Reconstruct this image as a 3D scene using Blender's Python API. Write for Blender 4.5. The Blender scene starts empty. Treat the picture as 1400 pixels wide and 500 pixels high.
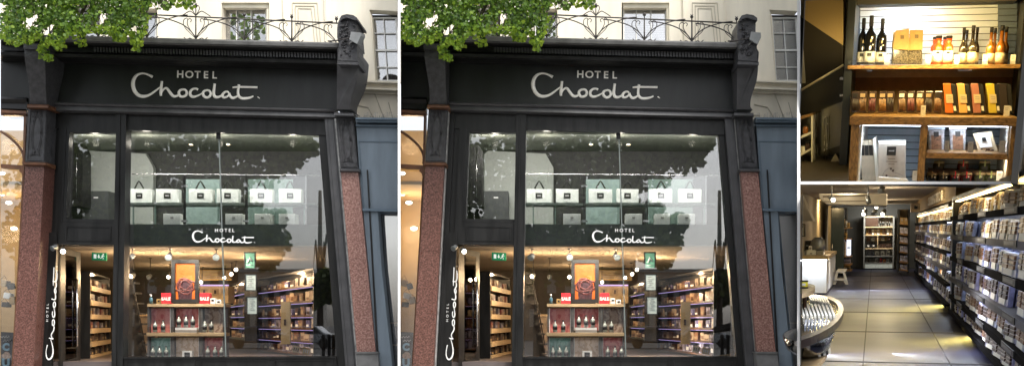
import bpy, bmesh, math, random
from mathutils import Vector, Matrix
R = math.radians
random.seed(7)
SC = bpy.context.scene
COL = SC.collection
CX, CY, F, EYE = 780.0, 440.0, 1400.0, 1.6       # optical axis of the shifted lens, focal length in photo pixels
PITCH = 547.0                                    # the two shopfronts repeat every 547 photo pixels at their own plane

DX = 0.0                                         # photo-pixel offset of the shopfront being built
def P(px, py, Y):
    return Vector(((px+DX-CX)/F*Y, Y, EYE+(CY-py)/F*Y))

# ------------------------------------------------------------------ materials
MATS = {}
def nd(nt, t, **kw):
    n = nt.nodes.new(t)
    for k, v in kw.items(): setattr(n, k, v)
    return n
def mat(name, col, rough=.5, metal=0, var=.15, scale=8, bump=0, bscale=None, spec=.5, emit=0, ecol=None, coat=0, stretch=None):
    if name in MATS: return MATS[name]
    m = bpy.data.materials.new(name); m.use_nodes = True; MATS[name] = m
    nt = m.node_tree; b = nt.nodes['Principled BSDF']
    b.inputs['Roughness'].default_value = rough; b.inputs['Metallic'].default_value = metal
    b.inputs['Specular IOR Level'].default_value = spec
    b.inputs['Coat Weight'].default_value = coat
    tc = nd(nt, 'ShaderNodeTexCoord'); src = tc.outputs['Object']
    if stretch:
        mp = nd(nt, 'ShaderNodeMapping'); mp.inputs['Scale'].default_value = stretch
        nt.links.new(src, mp.inputs['Vector']); src = mp.outputs['Vector']
    nz = nd(nt, 'ShaderNodeTexNoise'); nz.inputs['Scale'].default_value = scale; nz.inputs['Detail'].default_value = 5
    nt.links.new(src, nz.inputs['Vector'])
    cr = nd(nt, 'ShaderNodeValToRGB')
    cr.color_ramp.elements[0].position = .3; cr.color_ramp.elements[1].position = .7
    cr.color_ramp.elements[0].color = (*[c*(1-var) for c in col], 1)
    cr.color_ramp.elements[1].color = (*[min(1, c*(1+var)) for c in col], 1)
    nt.links.new(nz.outputs['Fac'], cr.inputs['Fac']); nt.links.new(cr.outputs['Color'], b.inputs['Base Color'])
    rm = nd(nt, 'ShaderNodeMapRange'); rm.inputs['To Min'].default_value = max(0, rough-.08); rm.inputs['To Max'].default_value = min(1, rough+.1)
    nt.links.new(nz.outputs['Fac'], rm.inputs['Value']); nt.links.new(rm.outputs['Result'], b.inputs['Roughness'])
    if bump:
        n2 = nd(nt, 'ShaderNodeTexNoise'); n2.inputs['Scale'].default_value = bscale or scale*4; n2.inputs['Detail'].default_value = 4
        nt.links.new(src, n2.inputs['Vector'])
        bp = nd(nt, 'ShaderNodeBump'); bp.inputs['Strength'].default_value = bump; bp.inputs['Distance'].default_value = .02
        nt.links.new(n2.outputs['Fac'], bp.inputs['Height']); nt.links.new(bp.outputs['Normal'], b.inputs['Normal'])
    if emit:
        b.inputs['Emission Color'].default_value = (*(ecol or col), 1); b.inputs['Emission Strength'].default_value = emit
    return m
def glass(name, refl, tint=(1, 1, 1), rough=0.0, f0=.5):
    """thin window glass: a clear transparent sheet with a mirror reflection"""
    m = bpy.data.materials.new(name); m.use_nodes = True; MATS[name] = m
    nt = m.node_tree; nt.nodes.clear()
    o = nd(nt, 'ShaderNodeOutputMaterial'); mx = nd(nt, 'ShaderNodeMixShader')
    t = nd(nt, 'ShaderNodeBsdfTransparent'); t.inputs['Color'].default_value = (*tint, 1)
    g = nd(nt, 'ShaderNodeBsdfGlossy'); g.inputs['Roughness'].default_value = rough
    lw = nd(nt, 'ShaderNodeFresnel'); lw.inputs['IOR'].default_value = 1.5
    ad = nd(nt, 'ShaderNodeMath', operation='ADD'); ad.inputs[1].default_value = refl-.04; ad.use_clamp = True
    nt.links.new(lw.outputs['Fac'], ad.inputs[0]); nt.links.new(ad.outputs[0], mx.inputs['Fac'])
    nt.links.new(t.outputs[0], mx.inputs[1]); nt.links.new(g.outputs[0], mx.inputs[2]); nt.links.new(mx.outputs[0], o.inputs['Surface'])
    return m
def leafmat(name, c0, c1, trans=.45):
    m = bpy.data.materials.new(name); m.use_nodes = True; MATS[name] = m
    nt = m.node_tree; nt.nodes.clear()
    o = nd(nt, 'ShaderNodeOutputMaterial'); mx = nd(nt, 'ShaderNodeMixShader'); mx.inputs['Fac'].default_value = trans
    b = nd(nt, 'ShaderNodeBsdfPrincipled'); b.inputs['Roughness'].default_value = .45
    tr = nd(nt, 'ShaderNodeBsdfTranslucent')
    ge = nd(nt, 'ShaderNodeNewGeometry'); cr = nd(nt, 'ShaderNodeValToRGB')
    cr.color_ramp.elements[0].color = (*c0, 1); cr.color_ramp.elements[1].color = (*c1, 1)
    nt.links.new(ge.outputs['Random Per Island'], cr.inputs['Fac'])
    nt.links.new(cr.outputs['Color'], b.inputs['Base Color'])
    hs = nd(nt, 'ShaderNodeHueSaturation'); hs.inputs['Hue'].default_value = .475; hs.inputs['Value'].default_value = 1.7
    nt.links.new(cr.outputs['Color'], hs.inputs['Color']); nt.links.new(hs.outputs['Color'], tr.inputs['Color'])
    nt.links.new(b.outputs[0], mx.inputs[1]); nt.links.new(tr.outputs[0], mx.inputs[2]); nt.links.new(mx.outputs[0], o.inputs['Surface'])
    return m
def speckle(name, c0, c1, c2, scale=60, rough=.35):
    m = mat(name, c1, rough); nt = m.node_tree; b = nt.nodes['Principled BSDF']
    tc = nd(nt, 'ShaderNodeTexCoord'); v = nd(nt, 'ShaderNodeTexNoise'); v.inputs['Scale'].default_value = scale; v.inputs['Detail'].default_value = 6; v.inputs['Roughness'].default_value = .75
    cr = nd(nt, 'ShaderNodeValToRGB'); e = cr.color_ramp.elements
    e[0].position = .38; e[0].color = (*c0, 1); e[1].position = .62; e[1].color = (*c2, 1)
    x = e.new(.5); x.color = (*c1, 1)
    nt.links.new(tc.outputs['Object'], v.inputs['Vector']); nt.links.new(v.outputs['Fac'], cr.inputs['Fac']); nt.links.new(cr.outputs['Color'], b.inputs['Base Color'])
    return m
def wood(name, c0, c1, axis=0, scale=3, rough=.45):
    m = mat(name, c0, rough); nt = m.node_tree; b = nt.nodes['Principled BSDF']
    tc = nd(nt, 'ShaderNodeTexCoord'); mp = nd(nt, 'ShaderNodeMapping')
    s = [9, 9, 9]; s[axis] = .9; mp.inputs['Scale'].default_value = s
    n = nd(nt, 'ShaderNodeTexNoise'); n.inputs['Scale'].default_value = scale; n.inputs['Detail'].default_value = 8; n.inputs['Distortion'].default_value = 1.2
    cr = nd(nt, 'ShaderNodeValToRGB'); cr.color_ramp.elements[0].position = .35; cr.color_ramp.elements[1].position = .65
    cr.color_ramp.elements[0].color = (*c0, 1); cr.color_ramp.elements[1].color = (*c1, 1)
    nt.links.new(tc.outputs['Object'], mp.inputs['Vector']); nt.links.new(mp.outputs[0], n.inputs['Vector']); nt.links.new(n.outputs['Fac'], cr.inputs['Fac']); nt.links.new(cr.outputs['Color'], b.inputs['Base Color'])
    return m
def lamp_mat(name, col, s):
    return mat(name, col, emit=s, ecol=col)

BLACK = mat('black_gloss_paint', (.0105, .0105, .0102), .36, var=.6, scale=2.2, bump=.10, bscale=14, spec=.34, stretch=(5, 5, .7))
FASC = mat('charcoal_fascia_paint', (.0135, .0150, .0148), .42, var=.45, scale=1.6, bump=.08, bscale=9, spec=.4, stretch=(2.5, 2.5, .6))
LIDG = mat('weathered_grey_lead', (.17, .17, .168), .5, var=.3, scale=5, bump=.1)
POSTG = mat('grey_painted_frame', (.068, .068, .072), .4, var=.3, scale=4, bump=.08)
CARVE = mat('carved_grey_paint', (.048, .048, .052), .5, var=.45, scale=14, bump=.5, bscale=40)
CREAM = mat('cream_stucco', (.84, .78, .65), .85, var=.12, scale=1.4, bump=.14, bscale=30, stretch=(2.5, 2.5, .5))
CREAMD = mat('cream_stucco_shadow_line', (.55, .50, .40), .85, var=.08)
WHITEP = mat('white_window_paint', (.78, .78, .76), .45, var=.05)
IRON = mat('wrought_iron', (.035, .030, .028), .5, var=.4, scale=20)
GRAN_R = speckle('pink_granite_polished', (.16, .075, .06), (.29, .145, .118), (.46, .29, .24), 38, .3)
GRAN_D = speckle('brown_granite_polished', (.04, .018, .014), (.12, .050, .038), (.21, .11, .09), 42, .3)
STRIP = mat('pale_lead_strip', (.35, .35, .34), .6, var=.5, scale=12)
BLUE = mat('slate_blue_paint', (.170, .215, .258), .5, var=.16, scale=2.0, bump=.06, stretch=(3, 3, .6))
BLUED = mat('slate_blue_moulding', (.11, .155, .20), .4, var=.15)
LETTER = mat('ivory_letter_acrylic', (.93, .90, .83), .4, var=.03)
DECAL = mat('white_vinyl_lettering', (.85, .86, .84), .6, var=.02)
GLASS = glass('shop_window_glass', .135)
GLASS2 = glass('sash_window_glass', .32)
GLASSI = glass('clear_glass_panel', .06, (.97, .985, .98))
ACRY = glass('clear_acrylic', .08, (.97, .97, .95), .15)
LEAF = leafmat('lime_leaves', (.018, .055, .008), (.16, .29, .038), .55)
LEAFB = leafmat('backlit_lime_leaves', (.13, .25, .02), (.33, .48, .06), .65)
LEAFD = leafmat('dark_plane_leaves', (.014, .032, .010), (.085, .125, .034), .35)
BARK = mat('bark', (.07, .055, .04), .9, var=.4, bump=.6)
PWALL = mat('white_party_wall', (.82, .82, .81), .8, var=.02)
ASPH = mat('asphalt', (.05, .05, .05), .9, var=.2, scale=20, bump=.3)
PAVE = mat('paving_slabs', (.22, .21, .20), .85, var=.2, scale=4, bump=.2)
WOODL = wood('pale_oak', (.38, .27, .15), (.55, .42, .25))
WOODG = wood('rustic_wood', (.12, .062, .018), (.36, .20, .065))
WOODGV = wood('rustic_wood_upright', (.11, .058, .017), (.33, .185, .06), axis=2)
WOODD = wood('dark_mahogany', (.04, .018, .01), (.10, .045, .02), axis=2)
BROWNJ = mat('brown_wood_jamb', (.13, .055, .025), .4, var=.3, scale=10)
GOLD = mat('honey_wall', (.45, .32, .16), .7, var=.08)
CEILW = mat('warm_ceiling', (.30, .25, .19), .8, var=.06, scale=1)
CEILG = mat('grey_green_ceiling', (.24, .255, .215), .8, var=.06, scale=1)
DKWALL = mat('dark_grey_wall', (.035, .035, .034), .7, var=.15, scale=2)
GREYW = mat('pale_grey_wall', (.36, .38, .35), .75, var=.06, scale=2)
MEZZ = mat('mezzanine_edge', (.085, .105, .095), .6, var=.2, scale=4)
FLOORB = mat('brown_floor_tile', (.11, .09, .085), .3, var=.25, scale=2)
SHINY = mat('brushed_steel', (.6, .6, .6), .25, 1, var=.1)
STEELD = mat('grey_spotlight_metal', (.25, .27, .28), .35, .6, var=.2)
WHITE = mat('white_card', (.80, .80, .77), .55, var=.04)
WHITEB = mat('white_box_card', (.78, .80, .76), .5, var=.03)
BLACKL = mat('black_label', (.012, .012, .012), .5, var=.2)
GREYL = mat('grey_print', (.35, .34, .33), .6)
RED = mat('sale_red', (.62, .03, .04), .45, var=.05)
TEAL = mat('pale_teal_panel', (.12, .18, .16), .5, var=.08)
GREEN = mat('exit_green', (.0, .30, .13), .5, emit=.08, ecol=(0, .35, .15))
WIC = mat('white_sign_print', (.8, .85, .8), .5, emit=.3, ecol=(.8, .9, .85))
YEL = mat('yellow_plastic', (.75, .5, .03), .4)
BULB = lamp_mat('lit_lamp_face', (1, .78, .45), 9)
BULBC = lamp_mat('cool_lit_lamp_face', (1, .88, .70), 7)
LEDP = lamp_mat('violet_led_strip', (.60, .48, 1), .45)
LEDW = lamp_mat('cool_led_strip', (.75, .85, 1), 5)
LEDG = lamp_mat('warm_led_strip', (1, .72, .3), 5)
CHOC = mat('dark_chocolate', (.045, .02, .012), .35, var=.3, scale=30)
CHOCM = mat('milk_chocolate', (.16, .08, .045), .4, var=.5, scale=30)
BOTTLE = mat('pale_spirit_bottle', (.34, .37, .33), .15, var=.1, spec=.8)
BOTDK = mat('black_wine_glass', (.008, .008, .01), .08, var=.1, spec=.9, coat=.5)
AMBER = mat('amber_oil_glass', (.25, .085, .01), .12, var=.3, spec=.9)
OILD = mat('dark_oil_glass', (.03, .022, .012), .12, var=.3, spec=.9)
CHILI = mat('chilli_sauce', (.60, .10, .015), .2, var=.5, scale=60)
KRAFT = mat('kraft_paper', (.36, .23, .08), .6, var=.12, scale=12, bump=.2)
CLEARP = mat('cellophane_nibs', (.10, .085, .06), .15, var=.9, scale=45, spec=.9)

# ------------------------------------------------------------------ mesh builder
class MB:
    def __init__(s, M=None): s.v, s.f, s.mi, s.m, s.M, s.sm = [], [], [], 0, M, []; s.smooth = False
    def av(s, p):
        p = Vector(p); s.v.append(s.M @ p if s.M else p); return len(s.v)-1
    def af(s, idx): s.f.append(tuple(idx)); s.mi.append(s.m); s.sm.append(s.smooth)
    def box(s, x0, x1, y0, y1, z0, z1, T=None):
        c = [(x0, y0, z0), (x1, y0, z0), (x1, y1, z0), (x0, y1, z0), (x0, y0, z1), (x1, y0, z1), (x1, y1, z1), (x0, y1, z1)]
        if T: c = [T @ Vector(p) for p in c]
        i = [s.av(p) for p in c]
        for q in ((0, 1, 2, 3), (4, 7, 6, 5), (0, 4, 5, 1), (1, 5, 6, 2), (2, 6, 7, 3), (3, 7, 4, 0)): s.af([i[k] for k in q])
        return s
    def loft(s, A, B):
        a = [s.av(p) for p in A]; b = [s.av(p) for p in B]; n = len(a)
        s.af(a); s.af(b[::-1])
        for k in range(n): s.af((a[k], b[k], b[(k+1) % n], a[(k+1) % n]))
        return s
    def prism(s, pts, vec):
        vec = Vector(vec); return s.loft([Vector(p) for p in pts], [Vector(p)+vec for p in pts])
    def px(s, pts, Y, t):                      # outline at depth Y, real thickness t going back
        return s.prism([P(x, y, Y) for x, y in pts], (0, t, 0))
    def tube(s, pts, r, n=6, flat=1.0, cap=True):
        pts = [Vector(p) for p in pts]; rr = r if isinstance(r, (list, tuple)) else [r]*len(pts)
        rings = []; sm = s.smooth; s.smooth = True
        up = None
        for i, p in enumerate(pts):
            d = (pts[min(i+1, len(pts)-1)]-pts[max(i-1, 0)])
            if d.length < 1e-9: d = Vector((0, 0, 1))
            d.normalize()
            ref = Vector((0, 1, 0)) if abs(d.y) < .9 else Vector((1, 0, 0))
            a = d.cross(ref).normalized(); b = a.cross(d).normalized()
            ring = []
            for k in range(n):
                t = 2*math.pi*k/n
                ring.append(s.av(p+a*math.cos(t)*rr[i]+b*math.sin(t)*rr[i]*flat))
            rings.append(ring)
        for i in range(len(rings)-1):
            for k in range(n): s.af((rings[i][k], rings[i+1][k], rings[i+1][(k+1) % n], rings[i][(k+1) % n]))
        s.smooth = False
        if cap: s.af(rings[0]); s.af(rings[-1][::-1])
        s.smooth = sm
        return s
    def lathe(s, c, prof, n=12, T=None):       # prof: (radius, height) along local z
        c = Vector(c); rings = []; sm = s.smooth; s.smooth = True
        for r, h in prof:
            ring = []
            for k in range(n):
                t = 2*math.pi*k/n; p = Vector((r*math.cos(t), r*math.sin(t), h))
                if T: p = T @ p
                ring.append(s.av(c+p))
            rings.append(ring)
        for i in range(len(rings)-1):
            for k in range(n): s.af((rings[i][k], rings[i][(k+1) % n], rings[i+1][(k+1) % n], rings[i+1][k]))
        s.smooth = False; s.af(rings[0][::-1]); s.af(rings[-1]); s.smooth = sm
        return s
    def text(s, body, size, M, ext=.002, align='CENTER', sx=1.0, bold=0, space=1.0):
        cu = bpy.data.curves.new('t', 'FONT'); cu.body = body; cu.size = size; cu.extrude = ext; cu.align_x = align; cu.offset = bold; cu.space_character = space
        cu.resolution_u = 3
        o = bpy.data.objects.new('t', cu); me = bpy.data.meshes.new_from_object(o)
        base = len(s.v)
        for v in me.vertices:
            p = M @ Vector((v.co.x*sx, v.co.y, v.co.z)); s.av(p)
        for p in me.polygons: s.af([base+i for i in p.vertices])
        bpy.data.objects.remove(o); bpy.data.curves.remove(cu); bpy.data.meshes.remove(me)
        return s

def spline(pts, n=6):
    out = []; P_ = [tuple(p) for p in pts]; m = len(P_)
    for i in range(m-1):
        p0, p1, p2, p3 = P_[max(i-1, 0)], P_[i], P_[i+1], P_[min(i+2, m-1)]
        for k in range(n):
            t = k/n
            out.append(tuple(.5*((2*b)+(-a+c)*t+(2*a-5*b+4*c-d)*t*t+(-a+3*b-3*c+d)*t**3) for a, b, c, d in zip(p0, p1, p2, p3)))
    out.append(P_[-1]); return out

ALL = []
def tagp(o, label=None, cat=None, group=None, kind=None):
    if label: o['label'] = label
    if cat: o['category'] = cat
    if group: o['group'] = group
    if kind: o['kind'] = kind
def mkmesh(name, mb, mats, origin, bevel=0):
    me = bpy.data.meshes.new(name)
    me.from_pydata([v-origin for v in mb.v], [], mb.f)
    mats = mats if isinstance(mats, (list, tuple)) else [mats]
    for m in mats: me.materials.append(m)
    for p, i, sm in zip(me.polygons, mb.mi, mb.sm): p.material_index = min(i, len(mats)-1); p.use_smooth = sm
    bm = bmesh.new(); bm.from_mesh(me); bmesh.ops.recalc_face_normals(bm, faces=bm.faces)
    if bevel: bmesh.ops.bevel(bm, geom=list(bm.edges), offset=bevel, segments=1, affect='EDGES', clamp_overlap=True)
    bm.to_mesh(me); bm.free()
    return me
class T:
    def __init__(s, name, label, cat, group=None): s.name, s.label, s.cat, s.group, s.parts = name, label, cat, group, []
    def part(s, name, mb, m, label=None, parent=None, bevel=0): s.parts.append((name, mb, m, label, parent, bevel)); return len(s.parts)-1
    def done(s, single=False):
        vs = [v for p in s.parts for v in p[1].v]
        lo = [min(v[i] for v in vs) for i in range(3)]; hi = [max(v[i] for v in vs) for i in range(3)]
        org = Vector(((lo[0]+hi[0])/2, lo[1], lo[2]))
        if len(s.parts) == 1:
            n, mb, m, l, pa, bv = s.parts[0]
            o = bpy.data.objects.new(s.name, mkmesh(s.name, mb, m, org, bv)); COL.objects.link(o); o.location = org
        else:
            o = bpy.data.objects.new(s.name, None); COL.objects.link(o); o.location = org; o.empty_display_size = .1
            obs = []
            for n, mb, m, l, pa, bv in s.parts:
                c = bpy.data.objects.new(n, mkmesh(n, mb, m, org, bv)); COL.objects.link(c)
                c.parent = o if pa is None else obs[pa]
                if l: c['label'] = l
                obs.append(c)
        tagp(o, s.label, s.cat, s.group)
        return o
KIDS = {}
def copy_tree(o, off, label=None, parent=None):
    c = o.copy(); COL.objects.link(c)
    if parent: c.parent = parent
    else:
        c.location = o.location+Vector(off)
        if label: c['label'] = label
    for ch in list(o.children): copy_tree(ch, (0, 0, 0), None, c)
    return c
def struct(name, mb, m, bevel=0):
    vs = mb.v; org = Vector([sum(v[i] for v in vs)/len(vs) for i in range(3)])
    o = bpy.data.objects.new(name, mkmesh(name, mb, m, org, bevel)); COL.objects.link(o); o.location = org; o['kind'] = 'structure'; return o
ORD = ['first', 'second', 'third', 'fourth', 'fifth', 'sixth', 'seventh', 'eighth', 'ninth', 'tenth', 'eleventh', 'twelfth', 'thirteenth', 'fourteenth', 'fifteenth', 'sixteenth', 'seventeenth', 'eighteenth']
FRONT = []
def fin(t, Yref=None):
    """finish a thing of the shopfront being built"""
    t.label = t.label.replace('{s}', 'left' if DX == 0 else 'right'); return t.done()

# ------------------------------------------------------------------ lines of the shopfront (photo pixels inside one shopfront)
def vb(v): return .026 if v < 170 else max(-.003, .026*(420-v)/250)
def H(x, v): return (x, v+vb(v)*(x-300))
def G(u, v):
    y = v
    for _ in range(3):
        t = (330-y)/2931; x = u+(211-u)*t; y = v+vb(v)*(x-300)
    return (x, y)
def QG(mb, u0, v0, u1, v1, Y, t): return mb.px([G(u0, v0), G(u1, v0), G(u1, v1), G(u0, v1)], Y, t)
def QX(mb, x0, v0, x1, v1, Y, t): return mb.px([H(x0, v0), H(x1, v0), H(x1, v1), H(x0, v1)], Y, t)
def RX(mb, x0, y0, x1, y1, Y, t): return mb.px([(x0, y0), (x1, y0), (x1, y1), (x0, y1)], Y, t)
def ring(mb, fn, u0, v0, u1, v1, w, Y, t):
    fn(mb, u0, v0, u1, v0+w, Y, t); fn(mb, u0, v1-w, u1, v1, Y, t)
    fn(mb, u0, v0+w, u0+w, v1-w, Y, t); fn(mb, u1-w, v0+w, u1, v1-w, Y, t)
def moulding(mb, x0, x1, prof, Yb):
    A = [P(*H(x0, v), Y) for v, Y in prof]; B = [P(*H(x1, v), Y) for v, Y in prof]
    A += [Vector((A[-1].x, Yb, A[-1].z)), Vector((A[0].x, Yb, A[0].z))]; B += [Vector((B[-1].x, Yb, B[-1].z)), Vector((B[0].x, Yb, B[0].z))]
    mb.loft(A, B)
YF = 16.0
def area(name, loc, size, power, col, rot=(0, 0, 0), sy=None):
    l = bpy.data.lights.new(name, 'AREA'); l.energy = power; l.color = col; l.size = size
    if sy: l.shape = 'RECTANGLE'; l.size_y = sy
    o = bpy.data.objects.new(name, l); COL.objects.link(o); o.location = loc; o.rotation_euler = rot; return o
def point(name, loc, power, col, r=.05):
    l = bpy.data.lights.new(name, 'POINT'); l.energy = power; l.color = col; l.shadow_soft_size = r
    o = bpy.data.objects.new(name, l); COL.objects.link(o); o.location = loc; return o
def leaf(mb, c, s, rs, spread=1.0):
    d = Vector((rs.uniform(-1, 1), rs.uniform(-1, 1)*.8, rs.uniform(-1.3, .2))).normalized(); e = d.cross(Vector((rs.uniform(-.6, .6), 1, rs.uniform(-.6, .6)))).normalized(); n = d.cross(e)
    pts = [(0, 0, 0), (.25, .42, .06), (.62, .40, .10), (1, 0, 0), (.62, -.40, .10), (.25, -.42, .06)]
    v = [mb.av(c+d*a*s+e*b*s+n*h*s) for a, b, h in pts]
    mb.af((v[0], v[3], v[2], v[1])); mb.af((v[0], v[5], v[4], v[3]))
# writing: hand lettered word traced as strokes
Z1 = lambda x, y: (170+x/8.33, 85+y/8.33)
STROKES = [
 ([(322,170),(290,152),(240,133),(190,130),(140,152),(107,200),(98,262),(118,330),(162,378),(220,391),(285,374),(350,330),(412,282)], [17,13,11,12,16,21,23,22,20,18,14,11,7]),
 ([(427,218),(420,290),(414,345),(417,385)], [15,16,16,13]),
 ([(417,378),(432,330),(462,300),(488,303),(515,340),(545,378),(575,391),(612,378),(630,350)], [8,10,12,15,17,17,15,11,8]),
 ([(665,311),(630,325),(619,355),(636,388),(668,394),(700,378),(710,345),(694,317),(665,311)], [12,14,16,16,15,15,14,13,12]),
 ([(838,315),(815,303),(780,308),(752,335),(750,372),(778,395),(822,388),(862,370),(892,350)], [13,12,13,16,17,16,12,9,8]),
 ([(939,319),(905,335),(896,365),(915,395),(945,404),(975,385),(983,355),(968,328),(939,319)], [12,14,16,16,15,15,14,13,12]),
 ([(1029,246),(1022,300),(1016,355),(1030,393),(1065,400),(1100,385),(1118,365)], [15,16,18,18,15,11,9]),
 ([(1190,350),(1170,337),(1140,345),(1118,372),(1124,399),(1155,400),(1184,380),(1196,352)], [10,12,13,15,15,13,11,10]),
 ([(1196,352),(1202,382),(1228,408),(1258,404),(1286,388)], [12,15,16,14,10]),
 ([(1306,256),(1296,320),(1300,380),(1332,411),(1385,414),(1435,404),(1470,388)], [15,15,16,16,15,12,8]),
 ([(1232,290),(1300,284),(1400,285),(1516,287)], [9,12,12,13]),
 ([(1526,408),(1532,400)], [17,17]),
]
def word(mb, fn, k, Y, depth=1.0):
    """fn maps traced px to placed px"""
    for pts, rr in STROKES:
        q = spline([(*Z1(x, y), r_/8.33) for (x, y), r_ in zip(pts, rr)], 5)
        mb.tube([P(*fn(a, b), Y) for a, b, _ in q], [abs(c)*k*Y/F for _, _, c in q], 8, flat=depth)
    return mb
def ctext(mb, body, px, py, hpx, Y, sx=1.0, space=1.0, rot=0, bold=0):
    s = hpx*Y/F/.69
    p = P(px, py, Y)
    M = Matrix.Translation(p) @ Matrix.Rotation(R(rot), 4, 'Y') @ Matrix.Rotation(R(90), 4, 'X')
    return mb.text(body, s, M, .001, 'CENTER', sx, bold, space)
def build_front(k):
    # ------------------------------------------------------------------ the dark shopfront
    sf = T('shopfront', 'black {s} shopfront with carved brackets, granite pilasters and tall plate glass window', 'shopfront', 'black shopfronts')
    m = MB(); moulding(m, 1, 462, [(54.2, 15.25), (56, 15.25), (60.5, 15.27), (61, 15.33), (62, 15.33)], 17.0); sf.part('cornice_top', m, LIDG)
    m = MB(); moulding(m, 1, 461, [(62, 15.36), (65, 15.40), (68, 15.5), (68.3, 15.55), (76.5, 15.55), (77, 15.5), (79, 15.46), (83.5, 15.47), (85.5, 15.6), (90, 15.75), (91, 15.8)], 15.99); co = sf.part('cornice', m, BLACK)
    m = MB()
    x = 128.0
    while x < 458:
        m.px([H(x, 69), H(x+2.6, 69), H(x+3.0, 75.8), H(x+.4, 75.8)], 15.505, .045); x += 4.15
    sf.part('dentil_row', m, POSTG, parent=co)
    m = MB(); QX(m, 1, 91, 461, 146, 15.86, .12); sf.part('fascia_board', m, FASC)
    m = MB(); moulding(m, 62, 459, [(145.5, 15.8), (147, 15.76), (149, 15.78), (149.3, 15.82), (156, 15.8), (158, 15.84)], 15.99); sf.part('lintel', m, POSTG)
    m = MB(); moulding(m, 1, 36, [(140, 15.8), (143, 15.76), (149, 15.82), (156, 15.8), (158, 15.84)], 15.99); sf.part('lintel', m, BLACK)
    m = MB(); QG(m, 56, 158.3, 458, 181, 15.95, .10); sf.part('window_head', m, BLACK)
    # frames
    m = MB(); QG(m, 155.5, 158.5, 170, 505, 15.90, .2); QG(m, 160, 160, 161.5, 505, 15.885, .014); sf.part('mullion', m, BLACK)
    m = MB(); QG(m, 447.3, 158.5, 458, 505, 15.98, .2); sf.part('window_reveal', m, BLACK)
    m = MB(); QG(m, 458, 157, 472.5, 505, 15.86, .2); QG(m, 459.5, 159, 461, 505, 15.845, .014); QG(m, 468, 159, 469.5, 505, 15.845, .014); sf.part('frame_post', m, POSTG)
    m = MB(); QG(m, 472.2, 158, 474.3, 505, 15.80, .2); sf.part('lead_strip', m, STRIP)
    m = MB(); QG(m, 55, 158, 57.3, 505, 15.80, .2); sf.part('lead_strip', m, STRIP)
    m = MB(); QG(m, 57.3, 158.5, 66, 505, 15.92, .2); QG(m, 74, 181, 84, 336, 15.93, .2); QG(m, 66, 181, 74, 320, 15.99, .1); sf.part('side_post', m, BLACK)
    m = MB(); QG(m, 57.3, 320, 78, 505, 15.915, .05); QG(m, 59.5, 324, 61, 505, 15.90, .014); QG(m, 76, 324, 77.5, 505, 15.90, .014); sf.part('jamb_panel', m, BLACK)
    m = MB(); ring(m, QG, 84, 181, 161, 306, 4.6, 15.94, .12); sf.part('fanlight_frame', m, BLACK)
    m = MB(); QG(m, 84, 306.2, 155.4, 336, 15.93, .15); ring(m, QG, 89, 311, 151, 331, 1.5, 15.915, .014); sf.part('transom_panel', m, BLACK)
    m = MB(); QG(m, 170.2, 488, 447, 508, 15.94, .3); QG(m, 170.2, 487, 447, 489.5, 15.91, .028)
    for a, b in ((174, 264), (270, 360), (366, 443)): ring(m, QG, a, 492, b, 507, 1.2, 15.925, .014)
    sf.part('stall_riser', m, BLACK)
    # pilasters
    m = MB(); QG(m, 28, 228, 54.8, 345, 15.66, .4); QG(m, 28, 345.6, 54.8, 520, 15.66, .4); QG(m, 28.3, 344.9, 54.5, 345.7, 15.668, .3); sf.part('pilaster_shaft', m, GRAN_D, label='dark brown granite shaft')
    m = MB(); QG(m, 474.5, 232, 498.8, 352, 15.66, .4); QG(m, 474.5, 352.6, 498.8, 483, 15.66, .4); QG(m, 474.8, 351.9, 498.5, 352.7, 15.668, .3); sf.part('pilaster_shaft', m, GRAN_R, label='pink granite shaft')
    m = MB(); QG(m, 473, 483.3, 501, 510, 15.6, .42); QG(m, 472.2, 481, 501.6, 483.2, 15.57, .4); sf.part('pilaster_base', m, LIDG)
    for (u0, u1, M1, nm) in ((27.5, 55, CARVE, 'l'), (474.6, 499, CARVE, 'r')):
        m = MB(); QG(m, u0, 155, u1, 226.5, 15.68, .35); ring(m, QG, u0+1.5, 157, u1-1.5, 224.5, 1.6, 15.665, .014)
        uc = (u0+u1)/2
        for i in range(2):
            pts = [P(*G(uc+(u1-u0)*(.27-.06*i)*math.cos(t), 189+(27-4*i)*math.sin(t)), 15.672) for t in [2*math.pi*j/20 for j in range(21)]]
            m.tube(pts, .008, 5)
        for s_, yy in ((1, 215), (-1, 215), (1, 163), (-1, 163)):
            for q in range(4):
                a = P(*G(uc+s_*1, yy+q-2), 15.672); b = P(*G(uc+s_*(5+q*.8), yy-3+q*2.2), 15.67)
                m.tube([a, (a+b)/2+Vector((0, 0, .012)), b], [.012, .01, .004], 5)
        pp = sf.part('pilaster_panel', m, M1)
        m = MB(); moulding_pts = [(226.7, 15.63), (228, 15.58), (230, 15.58), (231.8, 15.64)]
        A = [P(*G(u0-1.5, v), Y) for v, Y in moulding_pts]; B = [P(*G(u1+2, v), Y) for v, Y in moulding_pts]
        A += [A[-1]+Vector((0, .3, 0)), A[0]+Vector((0, .3, 0))]; B += [B[-1]+Vector((0, .3, 0)), B[0]+Vector((0, .3, 0))]
        m.loft(A, B); sf.part('lower_collar', m, POSTG if nm == 'r' else BROWNJ); m = MB()
        mp = [(149.5, 15.56), (151, 15.5), (153.5, 15.5), (155, 15.6)]
        A = [P(*G(u0-2, v), Y) for v, Y in mp]; B = [P(*G(u1+1.5, v), Y) for v, Y in mp]
        A += [A[-1]+Vector((0, .35, 0)), A[0]+Vector((0, .4, 0))]; B += [B[-1]+Vector((0, .35, 0)), B[0]+Vector((0, .4, 0))]
        m.loft(A, B); sf.part('collar', m, POSTG if nm == 'r' else BROWNJ)
    # console brackets
    m = MB()
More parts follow.
